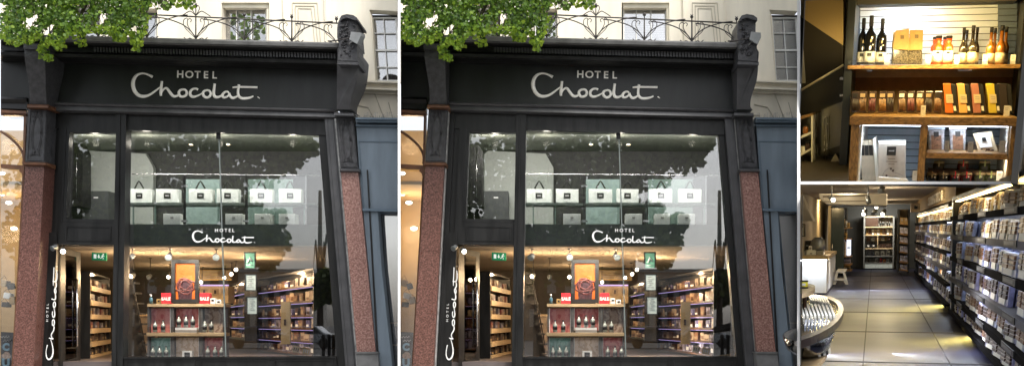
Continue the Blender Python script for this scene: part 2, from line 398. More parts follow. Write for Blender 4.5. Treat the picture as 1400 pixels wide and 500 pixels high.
    out = spline([(461, 66), (488, 67), (489.5, 84), (489, 98), (487, 112), (483, 124), (479.5, 136), (479, 146), (482, 150)], 3)[3:] + [(460.5, 149.5)]
    A = [P(461, 66, 15.22)] + [P(x_, y_, 15.22+max(0, (y_-84))/66*.3) for x_, y_ in out]
    m.loft(A, [Vector((p.x, 15.98, p.z)) for p in A]); b_ = sf.part('console_bracket', m, POSTG)
    m = MB(); m.px([(463, 60), (487.5, 61), (488.5, 80), (489, 84), (462, 83)], 15.12, .5); m.px([(461.5, 84), (490.5, 85), (490.5, 89), (461.5, 88)], 15.08, .5)
    m.px(spline([(461, 52), (461, 38), (463, 29), (468, 24), (477, 22), (484, 24), (486, 31), (486, 44), (487.5, 60)], 3)+[(463, 60)], 15.14, .6)
    m.px([(464, 26), (467, 21.5), (474, 19.5), (483, 21), (488, 24.5), (488.5, 28), (484, 27.5), (475, 24.5), (468, 26), (465, 29)], 15.06, .7)
    m.smooth = True
    for i in range(46):
        a = P(466+random.random()*17, 32+random.random()*44, 15.125); d = Vector((random.uniform(-.05, .05), -.01, random.uniform(-.05, .05)))
        m.tube([a, a+d*.5+Vector((0, -.012, 0)), a+d], [.012, .014, .004], 5)
    sf.part('bracket_capital', m, CARVE)
    m = MB()
    out = [(33.5, 66), (61, 67), (61.8, 90), (62.5, 120), (63.5, 137), (63.5, 148), (39, 147), (40.5, 137), (40, 120), (37.5, 104), (35, 90), (33.5, 78)]
    A = [P(x_, y_, 15.25+max(0, (y_-78))/60*.3) for x_, y_ in out]
    m.loft(A, [Vector((p.x, 15.98, p.z)) for p in A]); m.px([(32, 60), (62, 60), (62.5, 68), (32, 67)], 15.2, .5); sf.part('console_bracket', m, CARVE)
    # plate glass
    m = MB(); QG(m, 170, 181, 303.2, 488, 16.06, .012); sf.part('glass_pane', m, GLASS)
    m = MB(); QG(m, 304.4, 181, 447.3, 488, 16.06, .012); sf.part('glass_pane', m, GLASS)
    m = MB(); QG(m, 303.1, 181, 304.5, 488, 16.05, .02); sf.part('glass_joint', m, mat('silicone_joint', (.16, .19, .18), .4))
    m = MB(); QG(m, 300, 179, 306, 190, 16.03, .018); sf.part('glass_clip', m, BLACKL)
    m = MB(); QG(m, 88, 185, 157, 302, 16.02, .012); sf.part('fanlight_glass', m, GLASS)
    fin(sf, YF)

    sg = T('shop_sign', 'raised ivory two-line shop name lettering on the dark fascia of the {s} shop', 'shop sign', 'fascia shop signs')
    m = MB()
    for ch, cx_, sc in (('H', 246.3, 1), ('O', 258.7, 1.08), ('T', 270.0, 1), ('E', 281.3, 1), ('L', 293.0, 1)):
        ctext(m, ch, cx_, 106.2+(cx_-246)*.024, 9.4, 15.85, sc, rot=1.5, bold=.004)
    sg.part('small_lettering', m, LETTER)
    m = MB(); word(m, lambda a, b: (a, b), 1, 15.855, .5); sg.part('script_lettering', m, LETTER); fin(sg, YF)
    dk = T('window_lettering', 'white vinyl shop name lettering across the window glass of the {s} shop', 'window lettering', 'vinyl names on the windows')
    m = MB(); word(m, lambda a, b: (263.5+(a-181.4)*.49, 315.6+(b-100.6)*.47), .50, 16.05, .12); dk.part('script_lettering', m, DECAL)
    m = MB(); ctext(m, 'HOTEL', 307, 316.8, 4.6, 16.05, 1.0, 1.45); dk.part('small_lettering', m, DECAL); fin(dk, YF)
    vs = T('door_jamb_lettering', 'white script name running up the black door jamb of the {s} shop', 'lettering', 'names running up the door jambs')
    def vmap(a, b):
        y = 491-(a-181.4)*(127/172); return (62.5+(b-100.6)*.30+(491-y)*.045, y)
    m = MB(); word(m, vmap, .42, 15.90, .3); vs.part('script_lettering', m, DECAL)
    m = MB(); ctext(m, 'HOTEL', 66.2, 427, 2.9, 15.9, 1.2, 1.9, rot=-88); vs.part('small_lettering', m, DECAL); fin(vs, YF)

    # ------------------------------------------------------------------ cream building above
    cb = T('stucco_building', 'cream stucco upper storey with white sash windows above the {s} black shopfront', 'building', 'cream upper storeys')
    WY = 17.0
    m = MB()
    def wallrect(x0, y0, x1, y1): m.px([(x0, y0), (x1, y0), (x1, y1), (x0, y1)], WY, .25)
    wins = [(182, 20, 215, 60), (303, 5, 368, 62), (72, 5, 137, 62)]
    wallrect(.8, -160, 543.5, -60); wallrect(.8, 62, 500, 110)
    xs = [.8, 72, 137, 182, 215, 303, 368, 505]
    m.px([(.8, -60), (72, -60), (72, 62), (.8, 62)], WY, .25); m.px([(137, -60), (182, -60), (182, 62), (137, 62)], WY, .25)
    m.px([(72, -60), (137, -60), (137, 5), (72, 5)], WY, .25); m.px([(182, -60), (215, -60), (215, 12), (182, 12)], WY, .25)
    m.px([(215, -60), (303, -60), (303, 62), (215, 62)], WY, .25); m.px([(303, -60), (368, -60), (368, 4), (303, 4)], WY, .25)
    m.px([(368, -60), (505, -60), (505, 13.5), (513.5, 112), (500, 112), (500, 62), (368, 62)], WY, .25)
    m.px([(505, -60), (543.5, -60), (543.5, 15.5), (505, 13.5)], WY, .25)
    m.px([(500, 112), (543.5, 114), (543.5, 175), (500, 175)], WY, .25); m.px([(468, 110), (500, 110), (500, 175), (468, 175)], WY, .25)
    cb.part('wall', m, CREAM)
    m = MB()
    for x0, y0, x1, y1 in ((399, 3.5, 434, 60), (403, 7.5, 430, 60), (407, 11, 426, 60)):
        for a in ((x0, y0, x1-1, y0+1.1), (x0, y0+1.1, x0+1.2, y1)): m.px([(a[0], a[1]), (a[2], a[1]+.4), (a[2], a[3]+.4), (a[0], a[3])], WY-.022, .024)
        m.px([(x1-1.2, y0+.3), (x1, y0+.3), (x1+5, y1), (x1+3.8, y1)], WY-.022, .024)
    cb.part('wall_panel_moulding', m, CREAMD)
    m = MB(); m.px([(384, -60), (386, -60), (391, 62), (389, 62)], WY-.05, .052); m.px([(441.5, -60), (443, -60), (446, 62), (444.5, 62)], WY-.05, .052)
    m.px([(386, -60), (441.5, -60), (444.5, 62), (391, 62)], WY-.012, .014); cb.part('wall_pilaster', m, CREAM)
    m = MB()
    for a, b, Y in ((109, 111.5, WY-.16), (111.5, 114.5, WY-.11), (114.5, 119, WY-.07), (119, 121, WY-.14), (121, 126.5, WY-.05)):
        m.px([(481, a), (543.6, a+2.4), (543.6, b+2.4), (481, b)], Y, WY-Y-.002)
    cb.part('string_course', m, CREAM)
    m = MB()   # voussoirs under the string course
    for (a, b) in (((484, 143), (503, 147)), ((503, 147), (512, 164)), ((512, 128), (526, 164)), ((531, 140), (538, 166)), ((478, 157), (492, 158))):
        m.tube([P(*a, WY-.008), P(*b, WY-.008)], .007, 4)
    cb.part('voussoir_joints', m, CREAMD)
    def sash(x0, y0, x1, y1, cols, rows, sk=(0, 0), blind=True):
        """frame, bars, pane, blind; sk: lean of the left/right edges from top to bottom"""
        X = lambda x, y: x+(sk[0]+(sk[1]-sk[0])*(x-x0)/(x1-x0))*(y-y0)/(y1-y0)
        q = lambda mm, a, b, c, d, Y, t: mm.px([(X(a, b), b), (X(c, b), b), (X(c, d), d), (X(a, d), d)], Y, t)
        m = MB(); ring(m, q, x0, y0, x1, y1, 1.6, WY+.16, .07)
        for c in cols: q(m, c-.55, y0+1.6, c+.55, y1-1.6, WY+.17, .04)
        for r_, w_ in rows: q(m, x0+1.6, r_-w_, x1-1.6, r_+w_, WY+.175, .04)
        w = cb.part('window', m, WHITEP)
        m = MB(); q(m, x0+1, y0+1, x1-1, y1-1, WY+.22, .008); cb.part('pane', m, GLASS2, parent=w)
        m = MB()
        if blind:
            y = y0+2
            while y < y1-2: q(m, x0+2, y, x1-2, y+2.7, WY+.26, .01); y += 3.2
            cb.part('blind', m, mat('white_blind', (.62, .62, .64), .7), parent=w)
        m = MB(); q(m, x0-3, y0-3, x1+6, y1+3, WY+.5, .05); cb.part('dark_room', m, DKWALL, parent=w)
    sash(305, 11, 364, 62, (323, 343), (), (0, 1))
    sash(184, 21, 214, 60, (199,), (), (0, 0)); sash(75, 11, 134, 62, (94, 114), ())
    sash(508, 24, 542.5, 111, (524, 540.5), ((45.6, .6), (68.8, 1.2), (92, .6)), (5.6, 6), False)
    m = MB(); m.px([(505.5, 14), (508.5, 24), (514, 111.5), (513.6, 112)], WY+.03, .2); cb.part('window_reveal', m, CREAM)
    m = MB(); m.px([(305, 4), (368, 4.5), (366.5, 10.8), (305, 10.8)], WY+.05, .15); m.px([(364.4, 10.8), (367.5, 5), (368, 62), (365, 62)], WY+.06, .15)
    cb.part('window_reveal', m, CREAM)
    fin(cb, 17.0)

    # ------------------------------------------------------------------ balcony railing
    br = T('balcony_railing', 'wrought iron scrollwork railing with finials on top of the {s} shop cornice', 'railing', 'iron balcony railings')
    BY = 15.5
    ry = lambda x: 21+.0455*(x-218); cy = lambda x: H(x, 54.5)[1]
    m = MB(); m.tube([P(60, ry(60), BY), P(462, ry(462), BY)], .011, 6); br.part('top_rail', m, IRON)
    posts = [68, 134, 200.5, 267.7, 334, 398.8, 460]
    for i, xp in enumerate(posts):
        m = MB(); top = ry(xp); bot = cy(xp)+1
        if i < 6: m.tube([P(xp, bot, BY), P(xp, bot-8, BY), P(xp, top, BY)], [.017, .011, .010], 6)
        sp = (bot-top)
        for s_ in (1, -1):
            if (i == 0 and s_ < 0) or (i == 6 and s_ > 0): continue
            def c(pts, r_=.008): m.tube([P(a, b, BY-.01) for a, b in spline([(xp+s_*dx, top+dy*sp) for dx, dy in pts], 4)], r_, 5)
            c([(0.5, .95), (3, .78), (9, .55), (18, .34), (30, .18), (44, .06), (56, .02)], .009)
            c([(1, .85), (5, .68), (9, .50), (11.5, .32), (11, .14), (8, .08), (6, .15), (7.5, .24)], .006)
            c([(1, .92), (8, .70), (14, .50), (17, .30), (16, .12), (12.5, .06), (11, .13)], .006)
            if i == 3:
                c([(0, -.05), (6, -.22), (10, -.22), (20, -.02)], .007); c([(1, -.1), (5, -.35), (3, -.5), (1, -.4)], .006)
            c([(3, 1.0), (8, .93), (12, .99), (16, .9)], .007)
        fz = top-5.5 if i != 3 else top-15
        m.tube([P(xp, top, BY), P(xp, fz, BY)], .008, 5)
        m.lathe(P(xp, fz+2, BY), [(.004, 0), (.022, .012), (.026, .03), (.016, .048), (.004, .058)], 8)
        for s_ in (1, -1): m.tube([P(xp, fz-1, BY), P(xp+s_*1.8, fz-4, BY)], [.006, .004], 4)
        br.part('scroll_panel', m, IRON)
    fin(br)

    cc = T('security_camera', 'pale grey box-shaped camera with cable clamped to the right bracket of the {s} shop', 'camera', 'cameras on the brackets')
    m = MB(); A = [P(*p, 14.98) for p in ((477.5, 54), (480, 43.5), (493, 45), (493.5, 49), (488, 60.5))]
    m.loft(A, [p+Vector((.03, .16, .02)) for p in A]); cc.part('housing', m, mat('grey_housing', (.24, .25, .25), .45, .1))
    m = MB(); m.tube([P(484, 55, 15.1), P(478, 60, 15.12), P(476, 63, 15.13)], .012, 6); cc.part('clamp', m, LIDG)
    m = MB(); m.tube([P(a, b, 15.05) for a, b in spline([(448, 56.5), (458, 56), (468, 54), (478, 52.5)], 4)], .011, 6); cc.part('cable', m, IRON)
    fin(cc)

    # ------------------------------------------------------------------ neighbours inside each panel
    bn = T('blue_shopfront', 'slate blue neighbouring shopfront right of the {s} black shop', 'shopfront', 'slate blue shopfronts')
    m = MB(); m.px([(486.5, 163), (543.6, 163.5), (543.6, 285.5), (494.5, 284.5)], 15.75, .25); bn.part('fascia_board', m, BLUE)
    m = MB()
    for a, b, Y in ((160.5, 163, 15.55), (163, 166.5, 15.6), (170.5, 172, 15.68)): m.px([(486, a), (543.6, a+.6), (543.6, b+.6), (486.5, b)], Y, .2)
    m.px([(489.5, 192.5), (543.6, 193.5), (543.6, 194.6), (489.6, 193.5)], 15.735, .014); m.px([(490.5, 193.6), (491.8, 193.6), (497.5, 284), (496.2, 284)], 15.735, .014)
    m.px([(495.5, 284.5), (543.6, 285.5), (543.6, 289), (495.7, 288)], 15.66, .3); bn.part('cornice', m, BLUED)
    m = MB(); m.px([(496.5, 288), (516.5, 288.6), (521.5, 365), (536.8, 505), (516.5, 505), (509, 420)], 15.72, .25); bn.part('pilaster', m, BLUE)
    m = MB(); m.px([(501.2, 232), (503, 232), (518.6, 505), (516.0, 505)], 15.70, .02); bn.part('edge_bead', m, BLACK)
    m = MB(); m.px([(516.6, 288.8), (543.6, 289), (543.6, 505), (537, 505)], 16.0, .012); gp = bn.part('glass_pane', m, GLASS2)
    m = MB(); m.px([(516.6, 289), (543.6, 289.2), (543.6, 292), (516.8, 291.6)], 15.9, .09); m.px([(516.6, 292), (518, 292), (538.5, 505), (536.8, 505)], 15.93, .06); bn.part('window_frame', m, BLUED)
    m = MB(); m.px([(510, 286), (543.3, 286), (543.3, 505), (510, 505)], 16.6, .05); m.m = 1
    m.px([(526, 440), (543.3, 440), (543.3, 442), (526, 442)], 16.4, .1); m.px([(528, 470), (543.3, 470), (543.3, 472), (528, 472)], 16.4, .1)
    bn.part('display_back', m, [DKWALL, WOODL])
    fin(bn, YF)
    bs = T('bird_spikes', 'row of thin bird spikes above the blue fascia beside the {s} black shop', 'bird spikes', 'bird spikes on the blue fascias')
    m = MB(); rs = random.Random(3)
    for i in range(34):
        x = 488+i*1.65; m.tube([P(x, 163, 15.62), P(x+rs.uniform(-2.5, 2.5), 163-rs.uniform(5, 10), 15.6)], .0022, 3)
    bs.part('spikes', m, SHINY); fin(bs)

    ln = T('arched_shopfront', 'honey lit neighbouring shop window with a brown wooden arch left of the {s} black shop', 'shopfront', 'arched shopfronts')
    m = MB(); m.px([(1, 72), (33.4, 73), (40, 147), (1, 146)], 15.88, .1); ln.part('fascia_board', m, BLACK)
    m = MB(); m.px([(1, 150), (36, 152), (36, 155.5), (1, 154)], 15.8, .15); m.px([(1, 154), (36, 155.5), (35, 158), (1, 157.5)], 15.84, .1)
    m.px([(32.4, 158), (35.6, 158), (33, 240), (28.5, 330), (18.5, 500), (15.6, 500), (26, 330), (30.5, 240)], 15.86, .12)
    m.px([(1, 224), (33, 226), (33, 231), (1, 229.5)], 15.84, .12)
    m.px([(33, 230), (27, 231), (26, 234), (29.5, 237), (30.5, 241), (32.5, 241)], 15.83, .12); ln.part('window_frame', m, BROWNJ)
    m = MB(); m.tube([P(a, b, 15.93) for a, b in spline([(1, 179.5), (12, 187), (23, 197), (30, 207), (32.5, 216), (31.5, 224)], 4)], .02, 6); ln.part('arch', m, BROWNJ)
    m = MB(); m.px([(1, 157), (34, 158), (17, 505), (1, 505)], 16.0, .012); ln.part('glass_pane', m, GLASS)
    fin(ln, YF)
    pc = T('shop_poster', 'dark poster with blue letters in the arched window left of the {s} black shop', 'poster', 'posters in the arched windows')
    m = MB(); m.px([(1, 453), (18, 454), (15.5, 506), (1, 506)], 16.04, .01); pc.part('sheet', m, mat('poster_dark', (.03, .035, .04), .4, var=.6, scale=5))
    m = MB(); ctext(m, 'C', 8, 478, 9, 16.03, 1.0, bold=.01); ctext(m, 'U', 8, 500, 10, 16.03, 1.0, bold=.01); pc.part('large_letters', m, mat('pale_blue_print', (.35, .6, .75), .5))
    m = MB()
    for yy, xx in ((460, 2), (465, 4)):
        m.tube([P(xx+i*1.1, yy+math.sin(i*1.9)*1.3, 16.033) for i in range(11)], .006, 4)
    pc.part('handwriting', m, WHITE)
    m = MB(); m.px(spline([(3, 484), (8, 480), (13, 482), (14, 488), (9, 490), (4, 489), (3, 484)], 3)[:-1], 16.035, .004); pc.part('picture', m, mat('poster_skin', (.55, .38, .28), .5, var=.3, scale=40))
    fin(pc, YF)

def build_rooms(k):
    # ------------------------------------------------------------------ rooms behind the glass (each shop its own shell)
    def rslab(mb, x0, x1, Y0, Y1, z0, z1):
        X = lambda p, Y: (p+DX-CX)/F*Y
        A = [Vector((X(x0, Y0), Y0, z0)), Vector((X(x1, Y0), Y0, z0)), Vector((X(x1, Y1), Y1, z0)), Vector((X(x0, Y1), Y1, z0))]
        return mb.prism(A, (0, 0, z1-z0))
    def zY(y, Y): return EYE+(CY-y)/F*Y
    ZC, ZM, ZU, ZFL = zY(337, 16.2), zY(307, 16.2), zY(181, 16.2), .98
    if True:
        d = 0
        m = MB(); rslab(m, 57+d, 472+d, 16.12, 24.0, ZFL-.1, ZFL); struct('shop_floor', m, FLOORB)
        m = MB(); rslab(m, 57+d, 472+d, 16.16, 18.1, ZC+.02, ZM); struct('mezzanine_floor', m, MEZZ)
        m = MB(); rslab(m, 57+d, 472+d, 16.16, 24.1, ZC, ZC+.018); struct('shop_ceiling', m, CEILW)
        m = MB(); rslab(m, 57+d, 472+d, 16.12, 18.1, ZU, ZU+.1); struct('upper_ceiling', m, CEILG)
        m = MB(); rslab(m, 57+d, 472+d, 18.0, 18.1, ZM, ZU); struct('upper_back_wall', m, DKWALL)
        m = MB(); rslab(m, 57+d, 472+d, 24.0, 24.1, ZFL, ZC); struct('back_wall', m, mat('taupe_wall', (.09, .075, .055), .8, var=.1, scale=1))
        for a_ in (55, 472):
            m = MB(); rslab(m, a_+d, a_+2+d, 16.12, 24.1, ZC+.01, ZU+.1); struct('side_wall', m, GREYW)
            m = MB(); rslab(m, a_+d, a_+2+d, 16.12, 24.1, ZFL-.1, ZC); struct('side_wall', m, mat('dark_side_wall', (.035, .03, .026), .7, var=.2))
        # pale walls of the upper room, with clipped corner
        m = MB(); m.px([(x+d, y) for x, y in [(120, 206), (199, 210), (209.5, 229), (209.5, 306), (113, 306), (113, 213)]], 17.85, .12); struct('upper_wall_panel', m, GREYW)
        # neighbour interior, honey coloured
        m = MB(); rslab(m, (0.6 if k else -30)+d, 55+d, 18.2, 18.3, -.3, 5); struct('neighbour_back_wall', m, GOLD)
        m = MB(); rslab(m, (0.6 if k else -30)+d, 54.8+d, 16.1, 18.2, zY(262, 17), zY(262, 17)+.05); struct('neighbour_ceiling', m, mat('honey_ceiling', (.62, .45, .24), .7))
        point('neighbour_lamp', P(14+d, 320, 17.3), 20, (1, .72, .42), .15); point('neighbour_lamp', P(14+d, 200, 17.3), 11, (1, .72, .42), .15)
        # room lamps and added fill lights
        for x, y, Y, pw in ((182, 352, 17.6, 22), (231, 352, 17.8, 26), (295, 352, 17.8, 24), (350, 352, 19, 30), (412, 356, 19, 30), (250, 374, 21.5, 34), (330, 374, 22, 30), (125, 352, 18.6, 22)):
            point('shop_spot_lamp', P(x+d, y, Y)-Vector((0, 0, .35)), pw*.95, (1, .69, .38), .03)
        for x, w_ in ((125, .5), (200, 1.0), (300, 1.1), (395, 1.0)):
            p_ = P(x, 186, 16.3); area('added_bag_fill', p_, w_, 11.5, (1, .97, .9), (R(28), 0, 0), .08)  # fill lights added to brighten the gift bags
        p_ = P(254, 341, 16.35); area('added_display_fill', p_, 1.5, 32, (1, .90, .76), (R(20), 0, 0), .08)  # added fill that brightens the window display
        for x in (130, 200, 300, 400): point('upper_room_lamp', P(x+d, 196, 16.45), 1.2, (1, .93, .78), .05)

    def disc(mb, c, r, t, n=14, ry=None):
        pts = [c+Vector((r*math.cos(2*math.pi*i/n), 0, (ry or r)*math.sin(2*math.pi*i/n))) for i in range(n)]
        return mb.prism(pts, (0, t, 0))
    # gift bags and boxes on the mezzanine
    bags = [(173, 207), (213, 244), (258, 290), (296, 326), (341.5, 372), (381, 412)]
    for i, (a, b) in enumerate(bags):
        t = T('gift_bag', 'white gift bag, black label, %s from left on the upper shelf, {s} shop' % ORD[i], 'gift bag', 'gift bags on the upper shelves')
        m = MB(); Y = 16.75; o = .02*(a-200)
        m.px([(a, 258), (b, 258.5), (b, 277), (a, 277)], Y, .14); t.part('bag', m, WHITEB, bevel=.006)
        m = MB(); c = (a+b)/2; m.px([(c-4.5, 263.5), (c+4.5, 263.7), (c+4.5, 271), (c-4.5, 271)], Y-.006, .006); l = t.part('label', m, BLACKL)
        m = MB(); RX(m, c-2.5, 266.2, c+2.5, 268.4, Y-.009, .003); t.part('print', m, GREYL, parent=l)
        m = MB(); m.tube([P(c-6, 258, Y+.03), P(c-2, 250, Y+.03), P(c, 247.5, Y+.03), P(c+2, 250, Y+.03), P(c+6.5, 258, Y+.03)], .014, 5, flat=.4)
        t.part('handle', m, BLACKL); fin(t)
    for i, (a, b) in enumerate([(223, 247), (308, 331), (348, 369), (381, 403)]):
        t = T('gift_box', 'low white gift box, %s from left under the bag shelf, {s} shop' % ORD[i], 'gift box', 'white boxes under the upper shelves')
        m = MB(); RX(m, a, 292, b, 306.5, 16.56, .25); t.part('box', m, WHITEB, bevel=.005)
        m = MB(); RX(m, (a+b)/2-2, 296, (a+b)/2+2, 299, 16.554, .006); t.part('badge', m, GREYL); fin(t)
    t = T('upper_shelf', 'long thin dark glass-fronted shelf carrying the gift bags in the {s} shop', 'shelf', 'upper bag shelves')
    m = MB(); RX(m, 171, 277.2, 430, 280, 16.68, .3); t.part('board', m, MEZZ)
    for a in (182, 212, 251, 298, 337, 376, 416):
        m = MB(); RX(m, a-.8, 280.2, a+.8, 306.5, 16.7, .02); t.part('upright', m, TEAL)
    fin(t)
    t = T('glass_balustrade', 'clear glass balustrade with thin steel rail behind the upper window of the {s} shop', 'balustrade', 'glass balustrades')
    m = MB(); m.tube([P(171, 237.5, 16.4), P(436, 240, 16.4)], .009, 6); t.part('rail', m, SHINY)
    for a, b in ((172, 250), (254, 334), (339, 418)):
        m = MB(); RX(m, a, 241, b, 306.3, 16.41, .01); t.part('glass_panel', m, GLASSI)
    for a in (252, 336.5):
        m = MB(); RX(m, a-1.6, 238.5, a-.3, 306.3, 16.39, .02); RX(m, a+.3, 238.5, a+1.6, 306.3, 16.39, .02); p = t.part('post', m, BLACKL)
        for yy in (254, 302): m = MB(); RX(m, a-4, yy-1.2, a+4, yy+1.2, 16.375, .012); t.part('clamp', m, SHINY, parent=p)
    m = MB(); RX(m, 417.6, 240, 418.8, 306, 16.39, .015); t.part('post', m, SHINY); fin(t)
    for i, (a, b) in enumerate([(339, 400), (254, 300)]):
        t = T('frosted_panel', 'pale teal frosted panel standing behind the %s of the {s} shop' % ['right-hand gift bags', 'middle gift bags'][i], 'panel', 'frosted panels')
        m = MB(); RX(m, a, 245, b, 306, 17.3+.1*i, .02); t.part('panel', m, TEAL if i == 0 else mat('dim_teal_panel', (.22, .3, .28), .5)); fin(t)
    t = T('tall_cabinet', 'tall dark cabinet in the upper left corner of the {s} shop', 'cabinet', 'tall dark cabinets')
    m = MB(); m.px([(95, 187), (103, 187), (113, 208), (113, 282), (95, 282)], 17.2, .3); c_ = t.part('case', m, BLACK)
    m = MB(); m.tube([P(104.5, 200, 17.19), P(104.5, 270, 17.19)], .006, 5); t.part('handle', m, SHINY, parent=c_); fin(t)
    t = T('storage_box', 'dark grey storage box against the pale upper wall of the {s} shop', 'box', 'dark storage boxes')
    m = MB(); RX(m, 113.5, 261, 148, 306, 17.5, .25); t.part('box', m, mat('dark_grey_board', (.05, .055, .055), .6)); m = MB(); RX(m, 128, 269, 134, 270.8, 17.494, .006); t.part('label', m, WHITE); fin(t)
    for i, (x, y) in enumerate([(159, 199), (209, 200), (261, 201), (312, 199)]):
        t = T('recessed_downlight', 'small round recessed downlight, %s from the left in the upper ceiling of the {s} shop' % ORD[i], 'downlight', 'downlights')
        p = P(x, y, 17.2); p.z = ZU-.02
        m = MB(); m.lathe(p, [(.045, 0), (.05, .018)], 14); t.part('rim', m, STEELD)
        m = MB(); m.lathe(p+Vector((0, 0, -.002)), [(.03, -.001), (.03, .001)], 12); t.part('lens', m, BULB if i > 1 else STEELD); fin(t)
    # hanging spotlights of the lower room
    def spot(nm, x, y, Y, lit, lab, yaw=0, s=1.0, group='ceiling spotlights of the shops', both=True, ztop=None):
        t = T(nm, lab, 'spotlight', group)
        p = P(x, y, Y); zt = (ztop if ztop else ZC)
        m = MB(); m.tube([Vector((p.x, p.y+.03, zt)), Vector((p.x, p.y+.03, p.z+.05*s))], .006, 5); m.lathe(Vector((p.x, p.y+.03, zt-.012)), [(.03, 0), (.03, .012)], 10); t.part('stem', m, BLACKL)
        D = Vector((math.sin(yaw)*.7, -.75, -.35)).normalized(); q = D.to_track_quat('Z', 'Y').to_matrix().to_4x4()
        m = MB(); m.lathe(p-D*.05*s, [(.025*s, 0), (.045*s, .015*s), (.05*s, .1*s), (.056*s, .115*s)], 12, q); h = t.part('can', m, STEELD)
        m = MB(); m.lathe(p-D*.05*s, [(.044*s, .116*s), (.044*s, .121*s)], 12, q); t.part('lens', m, BULBC if lit else mat('unlit_lens', (.13, .15, .15), .2), parent=h)
        return t
    L = [(180, 350, 16.6, 0, -.4), (231.5, 350, 16.6, 0, .1), (295, 350, 16.7, 0, .5), (204.5, 377, 19, 0, 0), (182, 376, 18.2, 1, -.5), (231.5, 377, 21, 1, 0), (276, 384, 22, 1, 0), (316, 373, 20.5, 1, .4), (322, 367, 20, 1, .6), (307, 378, 21.5, 1, .2), (341, 355, 18.5, 1, .3)]
    wh = ['nearest the dark mullion', 'above the orange picture on its left', 'just left of the glass joint', 'dim one behind the display left end', 'glowing low beside the staircase', 'glowing round one left of the orange picture', 'glowing small one right of the orange picture', 'brightest of the cluster right of the joint', 'rightmost of the cluster right of the joint', 'leftmost of the cluster right of the joint', 'glowing above the green notice']
    for (x, y, Y, lit, yaw), w in zip(L, wh): fin(spot('ceiling_spotlight', x, y, Y, lit, 'grey ceiling spotlight in the {s} shop, '+w, yaw, 1.0 if Y < 17 else .8))
    fin(spot('doorway_spotlight', 75, 338, 15.8, 0, 'grey spotlight above the name on the door jamb of the {s} shop', -.6, .8, 'doorway spotlights', ztop=zY(333, 15.8)))
    fin(spot('doorway_spotlight', 86, 342, 15.8, 1, 'lit white spotlight at the head of the glass door of the {s} shop', .6, .8, 'doorway spotlights', ztop=zY(333, 15.8)))

    # window display
    DY = 16.75
    t = T('display_unit', 'stepped pale wood window display unit with coloured leaf-pattern backing in the {s} shop', 'display unit', 'window display units')
    m = MB(); RX(m, 201, 415, 308, 419, DY, .28); t.part('shelf', m, WOODL, bevel=.004)
    m = MB(); RX(m, 200, 454.3, 306.5, 459, DY, .28); t.part('shelf', m, WOODL, bevel=.004)
    for x0, x1 in ((201.5, 203.5), (233.2, 237.6), (272, 277), (304.8, 306.6)):
        m = MB(); RX(m, x0, 419.2, x1, 454, DY+.03, .24); RX(m, x0, 459.2, x1, 500, DY+.03, .24); t.part('upright', m, mat('dark_upright', (.06, .055, .05), .5))
    def leafprint(c0, c1, nm):
        m = mat(nm, c0, .6); nt = m.node_tree; b = nt.nodes['Principled BSDF']
        tc = nd(nt, 'ShaderNodeTexCoord'); w = nd(nt, 'ShaderNodeTexWave'); w.inputs['Scale'].default_value = 2.2; w.inputs['Distortion'].default_value = 14; w.inputs['Detail'].default_value = 3; w.inputs['Detail Scale'].default_value = 2.5
        cr = nd(nt, 'ShaderNodeValToRGB'); cr.color_ramp.elements[0].position = .35; cr.color_ramp.elements[1].position = .9
        cr.color_ramp.elements[0].color = (*c0, 1); cr.color_ramp.elements[1].color = (*c1, 1)
        nt.links.new(tc.outputs['Object'], w.inputs['Vector']); nt.links.new(w.outputs['Fac'], cr.inputs['Fac']); nt.links.new(cr.outputs['Color'], b.inputs['Base Color']); return m
    PR = leafprint((.62, .22, .19), (.48, .10, .10), 'red_leaf_print'); PT = leafprint((.26, .46, .40), (.14, .33, .28), 'teal_leaf_print')
    PC = leafprint((.75, .60, .46), (.58, .42, .29), 'tan_leaf_print'); PB = leafprint((.34, .26, .20), (.17, .11, .08), 'brown_leaf_print')
    for (x0, y0, x1, y1, M_, lb) in ((204, 421, 233, 454, PR, 'red leaf-pattern panel'), (238.5, 421.5, 271.5, 451, PR, 'pink leaf-pattern panel'), (277.5, 420, 304.5, 454, PB, 'brown leaf-pattern panel'),
                                 (204, 461, 233, 500, PT, 'teal leaf-pattern panel'), (238.5, 461, 271.5, 500, PC, 'tan leaf-pattern panel'), (277.5, 461, 304.5, 500, PR, 'red leaf-pattern panel')):
        m = MB(); RX(m, x0, y0, x1, y1, DY+.13, .02); t.part('backing_panel', m, M_, label=lb)
    m = MB()
    for x0, y0, x1, y1 in ((204.5, 421, 232.5, 454), (238.5, 421, 271.5, 451), (204, 461, 233, 500), (238.5, 461, 271.5, 500), (277.5, 461, 304.5, 500)):
        RX(m, x0-1.4, y0, x0+.2, y1, DY+.09, .03); RX(m, x1-.2, y0, x1+1.4, y1, DY+.09, .03)
    t.part('white_edging', m, WHITE); fin(t)
    def bottle(t, x, yb, Y, h, r, mats=(BOTTLE, BLACKL), M=None, lab=(.2, .5)):
        p = P(x, yb, Y)
        m = MB(); m.lathe(p, [(r*.95, 0), (r, .01*h), (r, .58*h), (r*.8, .66*h), (r*.34, .74*h), (r*.32, .92*h)], 10); t.part('glass_body', m, mats[0])
        m = MB(); m.lathe(p, [(r*.4, .90*h), (r*.4, h)], 8); t.part('cap', m, mats[1])
        m = MB(); m.lathe(p, [(r*1.03, lab[0]*h), (r*1.03, lab[1]*h)], 10); t.part('label', m, BLACKL)
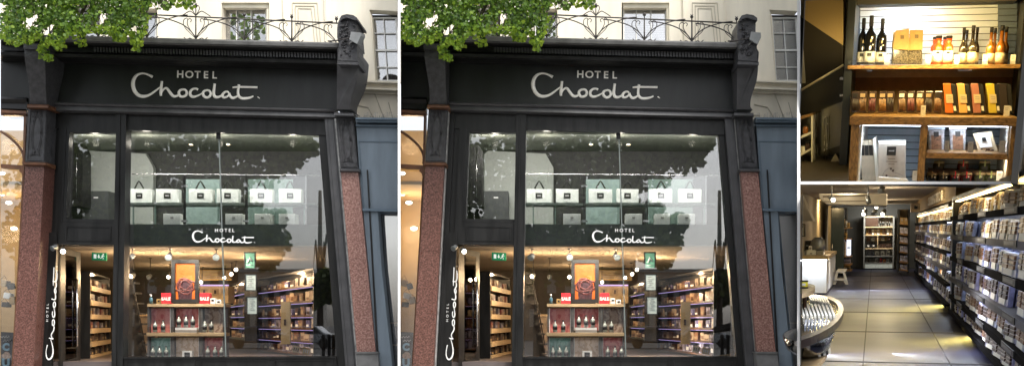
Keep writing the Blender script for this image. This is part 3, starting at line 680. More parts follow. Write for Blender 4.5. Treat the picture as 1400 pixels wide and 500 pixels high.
    bt = [(212, 453.5, 'left end of the upper tier'), (223, 453.5, 'second from the left on the upper tier'), (244.5, 447, 'left of the trio under the orange picture'), (254.3, 447, 'middle of the trio under the orange picture'), (263.5, 447, 'right of the trio under the orange picture'),
          (280, 453.5, 'left of the pair before the brown panel'), (289, 453.5, 'right of the pair before the brown panel'),
          (209, 489, 'left of the trio before the teal panel'), (218, 489, 'middle of the trio before the teal panel'), (227, 489, 'right of the trio before the teal panel'),
          (284, 489, 'left of the trio at the bottom right'), (294, 489, 'middle of the trio at the bottom right'), (303, 489, 'right of the trio at the bottom right')]
    for x, y, w in bt:
        t = T('spirit_bottle', 'pale bottle, {s} shop display, '+w, 'bottle', 'bottles on the window displays')
        bottle(t, x, y, DY+.05, .20, .036); fin(t)
    t = T('bottle_riser', 'slim pale block raising three bottles on the display of the {s} shop', 'riser', 'bottle risers'); m = MB(); RX(m, 239.5, 447.3, 269, 450.5, DY+.02, .15); t.part('block', m, WHITE); fin(t)
    t = T('riser_block', 'lower pale block under the trio riser on the display of the {s} shop', 'riser', 'riser blocks'); m = MB(); RX(m, 239.5, 450.8, 269, 454.1, DY+.02, .15); t.part('block', m, mat('grey_block', (.3, .28, .26), .6)); fin(t)
    for i, (a, b, w) in enumerate([(220.5, 233, 'left'), (273, 286, 'right')]):
        t = T('sale_box', 'red card box printed SALE %s of the orange picture in the {s} shop window' % w, 'sale sign', 'red sale boxes')
        m = MB(); RX(m, a, 400, b, 414.6, DY-.0+.05, .12); t.part('box', m, RED)
        m = MB(); ctext(m, 'SALE', (a+b)/2, 410, 4.1, DY+.047, 1.0, bold=.003); t.part('lettering', m, WHITE); fin(t)
    t = T('framed_picture', 'black framed orange picture of swirled chocolate above the {s} shop window display', 'picture', 'orange pictures')
    m = MB(); ring(m, RX, 234, 354.5, 271.5, 413.5, 5, DY+.08, .06); t.part('frame', m, BLACKL)
    m = MB(); RX(m, 238.8, 359, 266.8, 409, DY+.12, .01)
    om = mat('orange_picture', (.52, .12, .012), .5, var=.35, scale=3, emit=.16, ecol=(.8, .17, .02)); t.part('print', m, om)
    m = MB(); c = P(253, 391, DY+.112)
    for i in range(3): m.tube([c+Vector((a_*math.cos(q_)*.16*(1-.22*i), -.001*i, a_*math.sin(q_)*.125*(1-.22*i)+.01*i)) for q_, a_ in [(j*.5+i, 1+.12*math.sin(j*2.1+i)) for j in range(14)]], .014, 6, flat=.3)
    t.part('swirl', m, mat('swirl_chocolate', (.13, .040, .035), .3, var=.6, scale=30))
    m = MB(); disc(m, P(253, 391, DY+.116), .14, .003, 16, .11); m.px([(243, 398), (263, 398), (262, 408.5), (244, 408.5)], DY+.116, .003); t.part('bowl', m, mat('print_dark', (.055, .022, .028), .4, var=.8, scale=25))
    fin(t)
    t = T('dispenser_bottle', 'small blue pump bottle at the left end of the {s} shop display', 'bottle', 'dispenser bottles'); p = P(206.5, 414.8, DY+.1)
    m = MB(); m.lathe(p, [(.028, 0), (.03, .09), (.012, .105), (.011, .12)], 10); t.part('body', m, mat('bottle_blue', (.05, .13, .18), .2)); m = MB(); m.lathe(p, [(.014, .12), (.012, .155)], 8); m.tube([p+Vector((0, 0, .15)), p+Vector((-.03, 0, .15))], .005, 5); t.part('pump', m, WHITE); fin(t)
    for i, (a, b, y0, w) in enumerate([(214, 219.5, 408, 'brown card beside the dispenser bottle'), (287.5, 294, 407, 'cream card right of the red box'), (295.5, 302, 409, 'cream card near the right end of the shelf')]):
        t = T('small_carton', 'little carton on the {s} shop display, '+w, 'carton', 'little cartons'); m = MB(); RX(m, a, y0, b, 414.7, DY+.08, .07); t.part('carton', m, [KRAFT, WHITE, WHITE][i]); m = MB(); RX(m, a+1.5, y0+2, b-1.5, y0+4.5, DY+.076, .004); t.part('label', m, BLACKL); fin(t)
    t = T('label_block', 'cream block with black badge at the bottom centre of the {s} shop display', 'block', 'label blocks'); m = MB(); RX(m, 249, 479, 262.5, 489, DY+.05, .1); t.part('block', m, WHITE)
    m = MB(); RX(m, 252, 481, 259.5, 487, DY+.045, .005); t.part('badge', m, BLACKL); fin(t)

    # far lit cabinet with violet strip
    t = T('lit_cabinet', 'pale lit display cabinet under a violet strip light behind the picture in the {s} shop', 'cabinet', 'violet lit cabinets')
    m = MB(); RX(m, 268, 391, 312, 414, 21, .4); t.part('case', m, mat('lit_cream_case', (.6, .45, .25), .6)); m = MB(); RX(m, 268, 388.6, 312, 390.5, 20.95, .05); t.part('light_strip', m, LEDP)
    for a in (275, 290, 302):
        m = MB(); RX(m, a, 394, a+8, 403, 20.96, .03); q = t.part('framed_card', m, WOODL); m = MB(); RX(m, a+2.5, 396, a+5.5, 401, 20.95, .008); t.part('picture', m, CHOC, parent=q)
    fin(t)
    t = T('air_vent_beam', 'long cream grille along the far ceiling right of the picture in the {s} shop', 'grille', 'ceiling grilles'); m = MB()
    for i in range(4): RX(m, 268, 370+i*3, 316, 371.8+i*3, 22.5, .03)
    t.part('slats', m, CEILW); m = MB(); RX(m, 267, 368.5, 317, 383, 22.54, .02); t.part('backing', m, mat('grille_gold', (.4, .28, .1), .6)); fin(t)
    # staircase at the left of the window
    t = T('staircase', 'dark staircase with thin handrail rising behind the window at the left in the {s} shop', 'staircase', 'shop staircases')
    m = MB(); m.px([(171, 500), (171, 372), (178, 372), (199, 485), (199, 500)], 18.6, .06); t.part('stringer', m, DKWALL)
    m = MB()
    for i in range(8): RX(m, 172+i*3.2, 385+i*14, 182+i*3.2, 387.5+i*14, 18.3, .28)
    t.part('treads', m, DKWALL)
    m = MB(); m.tube([P(178, 366, 18.2), P(198, 470, 18.2)], .01, 6)
    for i in range(4): m.tube([P(180+i*5, 377+i*26, 18.2), P(180+i*5, 402+i*26, 18.2)], .006, 5)
    t.part('handrail', m, BLACKL); fin(t)
    t = T('counter', 'low pale counter behind the left end of the display in the {s} shop', 'counter', 'shop counters')
    m = MB(); RX(m, 186, 432, 201, 480, 19.5, .5); t.part('front', m, mat('counter_front', (.28, .22, .16), .5)); m = MB(); RX(m, 185, 429, 202, 431.8, 19.45, .6); t.part('worktop', m, WOODL); fin(t)

    # framed notices hanging in the window
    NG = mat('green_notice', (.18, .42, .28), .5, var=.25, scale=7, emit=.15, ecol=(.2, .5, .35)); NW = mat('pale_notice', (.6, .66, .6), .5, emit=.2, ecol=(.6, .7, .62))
    for i, (x0, y0, x1, y1, M_, w) in enumerate([(333.5, 344, 349.5, 367.5, NG, 'green top'), (334.5, 374, 351, 397.5, NW, 'white middle'), (336.5, 404.5, 352.5, 430, NW, 'dim bottom')]):
        t = T('framed_notice', 'black framed %s notice hanging right of the glass joint in the {s} shop' % w, 'notice', 'hanging notices')
        m = MB(); ring(m, RX, x0, y0, x1, y1, 1.6, 16.6, .02); t.part('frame', m, BLACKL)
        m = MB(); RX(m, x0+1.5, y0+1.5, x1-1.5, y1-1.5, 16.61, .008); t.part('sheet', m, M_)
        m = MB()
        if i == 0: m.tube([P(x0+5, y0+15, 16.606), P(x0+8, y0+8, 16.606), P(x0+11, y0+13, 16.606)], .015, 5); m.tube([P(x0+4, y0+18, 16.606), P(x0+12, y0+18, 16.606)], .006, 4)
        else:
            for j in range(6): m.tube([P(x0+4, y0+4.5+j*2.8, 16.606), P(x0+(12 if j % 2 else 10), y0+4.5+j*2.8, 16.606)], .004, 4)
        t.part('print', m, WHITE if i == 0 else GREYL); fin(t)

    # angled wall shelving inside: rows of boxes; a = front pixel/depth, b = far pixel/depth
    def wall_rack(nm, lab, grp, pa, Ya, pb, Yb, rows, dep, side, cols, boxmats, rowh, itemlab, itemgrp, shelfm, led=None, backm=DKWALL, lip=.035):
        """shelving unit running from (pa,Ya) to (pb,Yb); rows: shelf heights z"""
        A = P(pa, 440, Ya); B = P(pb, 440, Yb); u = (B-A); L_ = u.length; u.normalize(); n = Vector((u.y, -u.x, 0))*side
        M = Matrix(((u.x, n.x, 0, A.x), (u.y, n.y, 0, A.y), (0, 0, 1, 0), (0, 0, 0, 1)))
        zt = rows[-1]+rowh*1.15
        t = T(nm, lab, 'shelving unit', grp)
        m = MB(M); m.box(0, L_, dep, dep+.03, rows[0]-.05, zt); t.part('back_panel', m, backm)
        for a_ in (-.04, L_): m = MB(M); m.box(a_, a_+.04, 0, dep+.03, rows[0]-.05, zt); t.part('side_panel', m, BLACK)
        for z in rows: m = MB(M); m.box(0, L_, -.02, dep, z-lip, z); t.part('shelf', m, shelfm)
        m = MB(M); m.box(0, L_, 0, dep, zt, zt+.03); t.part('top_board', m, BLACK)
        if led:
            for z in rows[1:]: m = MB(M); m.box(.02, L_-.02, .02, .035, z-.046, z-.037); t.part('light_strip', m, led)
        fin(t, Ya)
        w = L_/cols; protos = {}
        for ri, z in enumerate(rows):
            for c_ in range(cols):
                key = (ri+c_*3) % len(boxmats)
                bm_, lm_ = boxmats[key]
                t = T('product_box', (itemlab % (ORD[len(rows)-1-ri], ORD[c_])), 'product box', itemgrp)
                rr_ = random.Random(ri*31+c_); h = min(rowh*rr_.uniform(.5, .82), rowh*.82 if lip < .05 else rowh*.68); bm_, lm_ = boxmats[rr_.randrange(len(boxmats))]; e0, e1 = rr_.uniform(.04, .2), rr_.uniform(.8, .96); dd = rr_.uniform(0, .05)
                m = MB(M); m.box(w*(c_+e0), w*(c_+e1), .02+dd, .02+dd+dep*.4, z+.001, z+h); m.m = 1; m.box(w*(c_+e0+.12), w*(c_+e1-.15), .014+dd, .02+dd, z+h*.15, z+h*rr_.uniform(.35, .6))
                t.part('box', m, [bm_, lm_]); fin(t, Ya)
    BX = [(mat('box_dark', (.03, .02, .016), .35), mat('box_label_tan', (.25, .18, .10), .5)), (mat('box_brown', (.08, .045, .028), .4), mat('box_label_dark', (.05, .035, .03), .5)), (mat('box_red', (.14, .03, .025), .4), mat('box_label_tan', (.25, .18, .10), .5)), (mat('box_grey', (.07, .065, .085), .3), mat('box_label_lilac', (.38, .34, .42), .5))]
    wall_rack('door_rack', 'dark sided wooden shelving of boxes inside the open door of the {s} shop', 'shelving behind the doors', 123.5, 17.6, 150, 20.4,
              [zY(486, 17.6), zY(467, 17.6), zY(448.5, 17.6), zY(429, 17.6), zY(410, 17.6), zY(390, 17.6)], .25, -1, 7, BX, .19, 'dark box behind the {s} shop door, %s shelf from top, %s from near end', 'boxes behind the doors', WOODL, lip=.085)
    BX2 = [(mat('pack_clear', (.32, .29, .36), .25), CHOC), (mat('pack_cream', (.42, .32, .22), .4), CHOCM), (mat('pack_blue', (.15, .14, .26), .25), WHITE), (CHOC, WHITE), (CHOCM, mat('box_label_tan', (.25, .18, .10), .5))]
    wall_rack('wall_rack', 'lit wall shelving with rows of packs along the right wall of the {s} shop', 'wall shelving of the shops', 428, 17.3, 352, 21.5,
              [zY(484, 17.3), zY(466, 17.3), zY(448, 17.3), zY(430, 17.3), zY(410, 17.3), zY(388, 17.3)], .25, 1, 12, BX2, .21, 'clear pack on {s} shop wall rack, %s shelf from top, %s from near end', 'packs on the wall racks', WOODD, LEDP)
    BX3 = [(mat('pack_cream', (.6, .5, .38), .4), CHOCM), (mat('pack_blue', (.22, .22, .38), .25), WHITE)]
    wall_rack('rear_rack', 'narrow lit shelving with packs just right of the glass joint deep in the {s} shop', 'rear shelving of the shops', 334, 20, 314, 22.5,
              [zY(462, 20), zY(446, 20), zY(430, 20), zY(414, 20), zY(398, 20)], .2, 1, 3, BX3, .17, 'small pack on {s} shop rear rack, %s shelf from top, %s from near end', 'packs on the rear racks', MEZZ, LEDP)
    t = T('golden_panel', 'tall narrow golden board standing before the wall rack in the {s} shop', 'board', 'golden boards'); m = MB(); RX(m, 384, 412, 397, 470, 17.0, .03); t.part('board', m, GOLD)
    m = MB(); RX(m, 388, 436, 391, 444, 16.99, .008); t.part('print', m, CHOC); fin(t)
    for i, (x, y) in enumerate([(399, 473), (412, 475)]):
        t = T('price_card', '%s price card at the bottom right of the {s} shop window' % ['cream', 'faded brown'][i], 'price card', 'window price cards')
        m = MB(); m.px([(x+2, y-2), (x+12, y+1), (x+9.5, y+10), (x, y+7)], 16.3, .006); t.part('card', m, KRAFT if i else WOODL)
        m = MB()
        for j in range(3): m.px([(x+3+j*2.6, y+1+j*.7), (x+4.4+j*2.6, y+1.4+j*.7), (x+3.6+j*2.6, y+6+j*.7), (x+2.2+j*2.6, y+5.6+j*.7)], 16.293, .005)
        t.part('print', m, CHOC if i == 0 else GREYL); fin(t)

    # doorway
    t = T('exit_sign', 'green emergency exit sign with running figure and arrow over the doorway of the {s} shop', 'exit sign', 'exit signs')
    m = MB(); m.px([(125.5, 344.5), (145, 345.5), (145, 355.8), (125.5, 355)], 17.0, .04); t.part('panel', m, GREEN)
    m = MB(); Y = 16.99
    m.px([(128, 347), (131.5, 347.2), (131.5, 353), (128, 352.8)], Y, .008); m.px([(134.2, 347.5), (135.4, 347.5), (135.4, 350), (136.8, 350), (134.8, 353), (132.9, 350), (134.2, 350)], Y, .008)
    disc(m, P(141, 347.3, Y), .011, .008, 8)
    for a in ([(140.6, 348.5), (139.4, 351)], [(139.4, 351), (141.2, 352.2), (140.8, 354.3)], [(139.4, 351), (138, 352.5), (136.8, 352.8)], [(140.4, 349), (142.4, 350.2)], [(140.4, 349), (138.4, 349.4)]): m.tube([P(*p, Y) for p in a], .0055, 5)
    t.part('pictogram', m, WIC); fin(t)
    t = T('glass_door', 'black framed glass door with long steel bar handle standing open at the {s} shop', 'door', 'open glass doors')
    def dq(mb, x0, ya, yb, x1, yc, yd, t_=.04):       # leaf hinged left, swung inwards: depth follows x
        D = lambda x: 16.05+(x-82)/24*.55
        A = [P(x0, ya, D(x0)), P(x1, yc, D(x1)), P(x1, yd, D(x1)), P(x0, yb, D(x0))]; mb.prism(A, (.012, t_, 0))
    m = MB(); dq(m, 80, 337, 508, 88, 339.5, 506); dq(m, 103, 343, 502, 107.5, 344, 500); dq(m, 88, 339.5, 348, 103, 343, 351); dq(m, 88, 492, 506, 103, 488, 502); t.part('frame', m, BLACK)
    m = MB(); dq(m, 88, 348, 492, 103, 351, 488, .01); t.part('glass_pane', m, glass('smoked_door_glass', .05, (.30, .29, .27)))
    m = MB(); m.tube([P(105.5, 381, 16.5), P(105.5, 473, 16.5)], .017, 8); m.tube([P(105.5, 385, 16.5), P(105.5, 385, 16.62)], .008, 5); m.tube([P(105.5, 468, 16.5), P(105.5, 468, 16.62)], .008, 5); t.part('bar_handle', m, SHINY); fin(t, YF)
    t = T('wet_floor_sign', 'yellow folding floor sign just inside the open door of the {s} shop', 'floor sign', 'yellow floor signs')
    m = MB(); m.px([(102.5, 484), (105, 484), (108.5, 508), (100.5, 508)], 16.9, .02); t.part('front_board', m, YEL); m = MB(); m.px([(103.5, 484.5), (106, 484.5), (111.5, 506), (106.5, 506)], 17.0, .02); t.part('rear_board', m, YEL); fin(t)
    # neighbour stock
    for i, (x, y, w, h, c, a) in enumerate([(2, 381, 8, 9, WOODL, .3), (8, 388, 7, 8, BLACKL, -.3), (5, 399, 10, 8, WHITEB, .2), (11, 406, 8, 10, KRAFT, -.2), (2, 412, 9, 7, BLACKL, .1)]):
        t = T('hanging_bag', 'small bag in the arched window beside the {s} black shop, '+['pale top one', 'black one below the top', 'white middle one', 'brown right one', 'black lowest one'][i], 'bag', 'bags in the arched windows')
        m = MB(); c_ = [(x+(dx*math.cos(a)-dy*math.sin(a)), y+(dx*math.sin(a)+dy*math.cos(a))) for dx, dy in ((0, 0), (w, 0), (w, h), (0, h))]; m.px(c_, 16.5, .12); t.part('body', m, c, bevel=.01)
        m = MB(); m.tube([P(*c_[0], 16.52), P(x+w/2, y-5, 16.52), P(*c_[1], 16.52)], .004, 4); t.part('strap', m, CHOC); fin(t)
    for i, (x, y) in enumerate([(1.5, 237), (11, 277), (18, 312), (2, 265)]):
        t = T('honey_downlight', 'round honey shop downlight beside the {s} black shop, '+['just under the transom', 'largest in the middle', 'lowest one', 'dark trimmed one at the edge'][i], 'downlight', 'honey shop downlights')
        m = MB(); disc(m, P(x+1, y, 17.4), .055, .02, 12, .028); t.part('lens', m, BULBC); m = MB(); ring_pts = [P(x+1, y, 17.395)+Vector((.062*math.cos(q), 0, .034*math.sin(q))) for q in [2*math.pi*j/14 for j in range(15)]]; m.tube(ring_pts, .007, 4); t.part('rim', m, STEELD); fin(t)

    # ------------------------------------------------------------------ overhanging branches at the top left of each shopfront
    outline = [(0, 62), (4, 50), (10, 66), (25, 64), (36, 60), (44, 62), (52, 52), (60, 66), (66, 60), (76, 68), (84, 62), (90, 52), (104, 46), (112, 60), (118, 46), (130, 44), (145, 48), (156, 46), (158, 54), (166, 58), (176, 54), (186, 66), (192, 60), (196, 48), (200, 34), (204, 26), (212, 20), (220, 12), (232, 14), (238, 2), (262, 8), (264, 0)]
    def edge_y(x):
        for (a, b), (c, d_) in zip(outline, outline[1:]):
            if a <= x <= c: return b+(d_-b)*(x-a)/max(c-a, .01)
        return 0
    if True:
        rs = random.Random(11)
        t = T('overhanging_tree', 'leafy lime-green branches hanging over the %s shopfront corner' % ['left', 'right'][k], 'tree', 'overhanging trees')
        A, B = MB(), MB()
        n = 0
        while n < 11000:
            x = rs.uniform(1.5, 262); y = rs.uniform(-45, 70); ey = edge_y(x)
            if y > ey-2: continue
            if x > 205 and rs.random() < .55: continue
            hole = math.sin(x*.09+1.3)*math.sin(y*.13+x*.03)+.5*math.sin(x*.21+y*.17)
            if hole > .62 and y > 4: continue
            Y = rs.uniform(13.9, 14.9); c = P(x+.5, y, Y)
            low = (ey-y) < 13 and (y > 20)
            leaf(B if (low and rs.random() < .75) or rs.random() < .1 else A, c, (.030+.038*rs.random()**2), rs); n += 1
        for (x, y, r_) in [(62, 76, 7), (58, 70, 5), (66, 82, 3), (82, 64, 6), (110, 58, 7), (187, 66, 5), (245, 4, 7), (258, 6, 6), (158, 52, 6), (178, 50, 7)]:
            for _ in range(26): leaf(B if rs.random() < .8 else A, P(x+rs.uniform(-r_, r_), y+rs.uniform(-r_, r_)-3, rs.uniform(14.2, 14.5)), rs.uniform(.04, .07), rs)
        # crown above the frame
        for _ in range(900):
            x = rs.uniform(4, 300); leaf(A, P(x, rs.uniform(-170, -40), rs.uniform(13.8, 14.8)), rs.uniform(.08, .13), rs)
        t.part('foliage', A, LEAF); t.part('backlit_foliage', B, LEAFB, label='bright yellow-green lower leaves')  # lower leaves coloured brighter, as if the sun shone through them
        m = MB()
        for pts in ([(10, -150), (60, -60), (120, 0), (170, 30), (186, 55)], [(30, -100), (40, -20), (55, 30), (62, 72)], [(60, -60), (150, -20), (215, 0), (235, 8)], [(40, -20), (20, 20), (12, 50)], [(120, 0), (108, 30), (110, 52)]):
            q = spline(pts, 4); m.tube([P(a, b, 14.4) for a, b in q], [max(.008, .035*(1-i/len(q))) for i in range(len(q))], 6)
        for i in range(60):
            x = rs.uniform(4, 235); y = min(edge_y(x)-3, rs.uniform(5, 60)); a = rs.uniform(-1, 1)
            m.tube([P(x, y, 14.05), P(x+5*a, y-7, 14.1), P(x+14*a, y-16, 14.2)], [.002, .004, .006], 4)
        t.part('limbs', m, BARK); t.done()


for side in (0, 1):
    DX = side*PITCH; build_front(side); build_rooms(side)
DX = 0.0
# ------------------------------------------------------------------ party walls between the units
def rwall(nm, px, w, Y0, Y1, z0, z1):
    a = (px-CX)/F; m = MB(); A = [Vector((a*Y0-w/2, Y0, z0)), Vector((a*Y0+w/2, Y0, z0)), Vector((a*Y1+w/2, Y1, z0)), Vector((a*Y1-w/2, Y1, z0))]
    m.prism(A, (0, 0, z1-z0)); return struct(nm, m, PWALL)
rwall('party_wall', 545.7, 3.6*13.4/F, 13.4, 25, 0, 8.5)
rwall('party_wall', 1092, 4.2*13.3/F, 13.3, 60, 0, 10)

# ------------------------------------------------------------------ the two fitted rooms on the right: each has its own axes
class Frame:
    def __init__(s, vp, c, S):
        ray = lambda x, y: Vector(((x-CX)/F, 1, (CY-y)/F))
        s.ray = ray; ez = ray(*vp).normalized(); p = ray(*c); A = p.dot(ez)/ez.x
        ex = (Vector((A, 0, 0))-p).normalized()
        if ex.x < 0: ex = -ex
        ey = ex.cross(ez)
        if ey.z < 0: ey = -ey
        s.e = (ex, ey, ez); s.S = S
        s.M = Matrix(((ex.x*S, ey.x*S, ez.x*S, 0), (ex.y*S, ey.y*S, ez.y*S, 0), (ex.z*S, ey.z*S, ez.z*S, EYE), (0, 0, 0, 1)))
        s.MT = Matrix(((ex.x, ey.x, -ez.x), (ex.y, ey.y, -ez.y), (ex.z, ey.z, -ez.z))).to_4x4()
    def hit(s, x, y, ax, val):
        r = s.ray(x, y); l = Vector([r.dot(e) for e in s.e]); return l*(val/l[ax])
    def at(s, x, y, z): return s.hit(x, y, 2, z)
    def w(s, l): return s.M @ Vector(l)
    def d(s, l): return s.M.to_3x3() @ Vector(l)
    def fb(s, mb, x0, y0, x1, y1, z, t):
        xm, ym = (x0+x1)/2, (y0+y1)/2
        return mb.box(s.at(x0, ym, z).x, s.at(x1, ym, z).x, s.at(xm, y1, z).y, s.at(xm, y0, z).y, z, z+t)
    def fp(s, mb, pts, z, t): return mb.prism([s.at(x, y, z) for x, y in pts], (0, 0, t))
    def mb(s): return MB(s.M)
    def text(s, mb, body, lx, ly, lz, size, sx=1, bold=0, space=1):
        m2 = MB(); M = Matrix.Translation(s.w((lx, ly, lz))) @ s.MT
        keep = mb.M; mb.M = None; mb.text(body, size*s.S, M, .001, 'CENTER', sx, bold, space); mb.M = keep
    def light(s, name, l, size, sy, power, col, face):
        """area lamp at local l, shining towards local direction face"""
        o = area(name, s.w(l), size*s.S, power, col, (0, 0, 0), sy*s.S)
        o.rotation_euler = s.d(face).to_track_quat('-Z', 'Y').to_euler(); return o
SW = Matrix(((1, 0, 0, 0), (0, 0, 1, 0), (0, 1, 0, 0), (0, 0, 0, 1)))
B3 = Frame((1270, 100), (1247, 124), 1.5)
q3 = lambda x, y: (1090+x/2, y/2)
def b3(mb, x0, y0, x1, y1, z, t): return B3.fb(mb, *q3(x0, y0), *q3(x1, y1), z, t)
def p3(mb, pts, z, t): return B3.fp(mb, [q3(*p) for p in pts], z, t)
ZB = 12.6
# shell
m = B3.mb(); b3(m, 9, -30, 640, 495.5, 13.25, .1); struct('rear_wall', m, mat('olive_brown_wall', (.03, .022, .01), .7, var=.1, scale=1))
m = B3.mb(); A_ = [B3.at(1401.5, 124, z) for z in (8.4, 13.3)]; m.prism([(A_[0].x, -.86, 8.9), (A_[0].x, 1.6, 8.9), (A_[1].x, 1.6, 13.3), (A_[1].x, -1.35, 13.3)], (.05, 0, 0)); struct('side_wall', m, DKWALL)
m = B3.mb(); m.prism([(B3.at(1094.5, 124, 9.2).x, B3.at(1247, -3, 9.2).y, 9.2), (B3.at(1402, 124, 9.2).x, B3.at(1247, -3, 9.2).y, 9.2), (B3.at(1402, 124, 13.3).x, B3.at(1247, -3, 13.3).y, 13.3), (B3.at(1094.5, 124, 13.3).x, B3.at(1247, -3, 13.3).y, 13.3)], (0, .05, 0)); struct('ceiling', m, DKWALL)
m = B3.mb(); m.prism([(B3.at(1094.6, 124, 9.2).x, -.95, 9.2), (B3.at(1094.6, 124, 9.2).x, 1.2, 9.2), (B3.at(1094.6, 124, 13.3).x, 1.6, 13.3), (B3.at(1094.6, 124, 13.3).x, -1.38, 13.3)], (.006, 0, 0)); struct('light_blocking_lining', m, DKWALL)  # dark lining added to stop the white party wall bouncing daylight
# horizontal floor slab between the upper and the lower room
m = MB(); a0, a1 = 1094.1, 1403
def ys(y, Y): return EYE+(CY-y)/F*Y
A_ = [Vector(((a0-CX)/F*13.3, 13.3, ys(251.8, 13.3))), Vector(((a1-CX)/F*13.3, 13.3, ys(251.8, 13.3))), Vector(((a1-CX)/F*27, 27, ys(250.6, 27))), Vector(((a0-CX)/F*27, 27, ys(250.6, 27)))]
B_ = [Vector((p.x, p.y, ys(248.0 if p.y < 20 else 249.2, p.y))) for p in A_]
m.loft(A_, B_); struct('floor_slab', m, PWALL)
# landing floor of the upper room
m = B3.mb(); m.prism([B3.hit(*q3(9, 497), 1, -.99)+Vector((0, 0, 0)), B3.hit(*q3(140, 497), 1, -.99), Vector((B3.at(*q3(140, 470), 13.2).x, -.99, 13.2)), Vector((B3.at(*q3(9, 470), 13.2).x, -.99, 13.2))], (0, -.03, 0)); struct('landing_floor', m, mat('olive_floor', (.04, .03, .015), .5, var=.2))
# stair soffit and left wall
m = B3.mb(); p3(m, [(9, -20), (126, -20), (126, 125), (9, 46)], 12.9, .2); struct('stair_soffit', m, mat('ochre_soffit', (.30, .21, .09), .7, var=.06, scale=1))
m = B3.mb(); p3(m, [(9, 46), (126, 125), (126, 440), (9, 440)], 13.1, .1); struct('stairwell_wall', m, mat('brown_stairwell', (.028, .021, .011), .7, var=.1, scale=1))
t = T('stair_handrail', 'thin silver handrail with glass panel climbing beside the stairs, left of the bottle shelves', 'handrail')
m = B3.mb(); m.tube([B3.at(*q3(9, 248), 12.7), B3.at(*q3(127, 178), 12.7)], .016, 6); t.part('rail', m, mat('gold_lit_rail', (.75, .66, .42), .4, 0))
m = B3.mb(); p3(m, [(9, 252), (126, 183), (126, 470), (9, 470)], 12.72, .01); t.part('glass_panel', m, GLASSI)
m = B3.mb(); b3(m, 116, 211, 126, 219, 12.69, .02); t.part('clamp', m, SHINY); m = B3.mb(); b3(m, 116, 258, 126, 264, 12.69, .02); t.part('clamp', m, SHINY); t.done()
t = T('side_rack', 'small white rack of jars and bags at the lower left, below the handrail', 'rack')
m = B3.mb(); p3(m, [(9, 318), (42, 309), (42, 316), (9, 326)], 12.2, .3); t.part('top_board', m, WOODG)
m = B3.mb(); p3(m, [(38, 316), (42, 315), (42, 452), (38, 456)], 12.2, .3); t.part('side_board', m, WHITE)
for a, b in ((372, 352), (420, 396), (470, 440)):
    m = B3.mb(); p3(m, [(9, a), (38, b+8), (38, b+14), (9, a+7)], 12.2, .3); t.part('shelf', m, WHITE)
t.done()
for i, (x, y, c) in enumerate([(22, 352, AMBER), (16, 405, WHITE), (27, 398, CHOC), (20, 448, CHILI)]):
    t = T('rack_jar', 'small jar on the white side rack, '+['amber one on the top shelf', 'white bag-like one on the middle shelf', 'dark one on the middle shelf', 'reddish one on the lowest shelf'][i], 'jar', 'jars on the side rack')
    c0 = B3.at(*q3(x, y+13), 12.25); m = B3.mb(); m.lathe(c0, [(.03, 0), (.034, .02), (.034, .06), (.026, .08)], 10, SW); t.part('body', m, c); m = B3.mb(); m.lathe(c0, [(.03, .08), (.03, .095)], 10, SW); t.part('lid', m, BLACKL); t.done()
t = T('floor_stand', 'pair of thin upright rods on a dark square base by the stair wall', 'stand')
m = B3.mb(); m.tube([B3.at(*q3(75, 320), 12.55), B3.at(*q3(73, 465), 12.55)], .004, 5); m.tube([B3.at(*q3(81, 320), 12.55), B3.at(*q3(81, 465), 12.55)], .004, 5); t.part('rods', m, SHINY)
m = B3.mb(); p3(m, [(50, 461), (88, 461), (82, 480), (45, 480)], 12.4, .05); t.part('base', m, BLACKL); t.done()
t = T('arrow_marker', 'upright white arrow-shaped marker on the floor at the foot of the dark post', 'marker')
m = B3.mb(); p3(m, [(104, 420), (116, 440), (113, 444), (107, 437), (107, 478), (99, 478), (99, 440), (94, 446), (91, 442)], 12.3, .03); t.part('arrow', m, mat('arrow_grey', (.55, .5, .4), .6)); t.done()

# bottle wall: slatted display
t = T('slatted_display', 'white slatted wall display with a golden wooden bottle shelf between dark posts', 'display shelving')
m = B3.mb(); b3(m, 126, -20, 147, 495.5, 11.9, .9); a = t.part('post', m, mat('blue_black_post', (.012, .016, .02), .35))
m = B3.mb(); b3(m, 601, -20, 640, 495.5, 11.9, .9); t.part('post', m, BLACK)
m = B3.mb(); b3(m, 147, -20, 601, 8.5, 12.0, .6); t.part('head_board', m, DKWALL)
m = B3.mb(); y = 9.0
SLAT = mat('white_slat_board', (.66, .72, .78), .35, var=.03); SLATB = mat('blue_grey_slat_board', (.10, .14, .20), .35, var=.1)
i = 0
while y < 178:
    m.m = 0; b3(m, 172.5, y, 548, y+15.2, ZB, .04); m.m = 1; b3(m, 147, y, 172.3, y+15.2, ZB+.0, .04); b3(m, 548.2, y, 601, y+15.2, ZB, .04); y += 17.4
m.m = 2; b3(m, 147, 6, 601, 200, ZB+.045, .02)
t.part('slat_panel', m, [SLAT, SLATB, mat('slat_groove', (.03, .035, .05), .6)])
m = B3.mb(); b3(m, 147, 190, 601, 212, ZB-.05, .08); t.part('cream_board', m, mat('cream_board', (.45, .40, .30), .6))
m = B3.mb(); b3(m, 147, 212, 601, 330, ZB, .05); t.part('lower_backing', m, mat('brown_backing', (.24, .16, .07), .6, var=.2))
m = B3.mb(); b3(m, 138, 177.5, 611, 188.5, 11.85, .74); t.part('shelf', m, WOODG, bevel=.004)
m = B3.mb(); b3(m, 139, 164, 200, 177, 11.87, .01); b3(m, 200, 168, 608, 177, 11.87, .01); t.part('added_glow_lip', m, ACRY)  # clear strip added to glow in place of the lit shelf top
m = B3.mb(); b3(m, 190, 190, 205, 196, 12.1, .06); b3(m, 440, 190, 478, 195, 12.1, .06); t.part('bracket', m, SHINY); t.done()
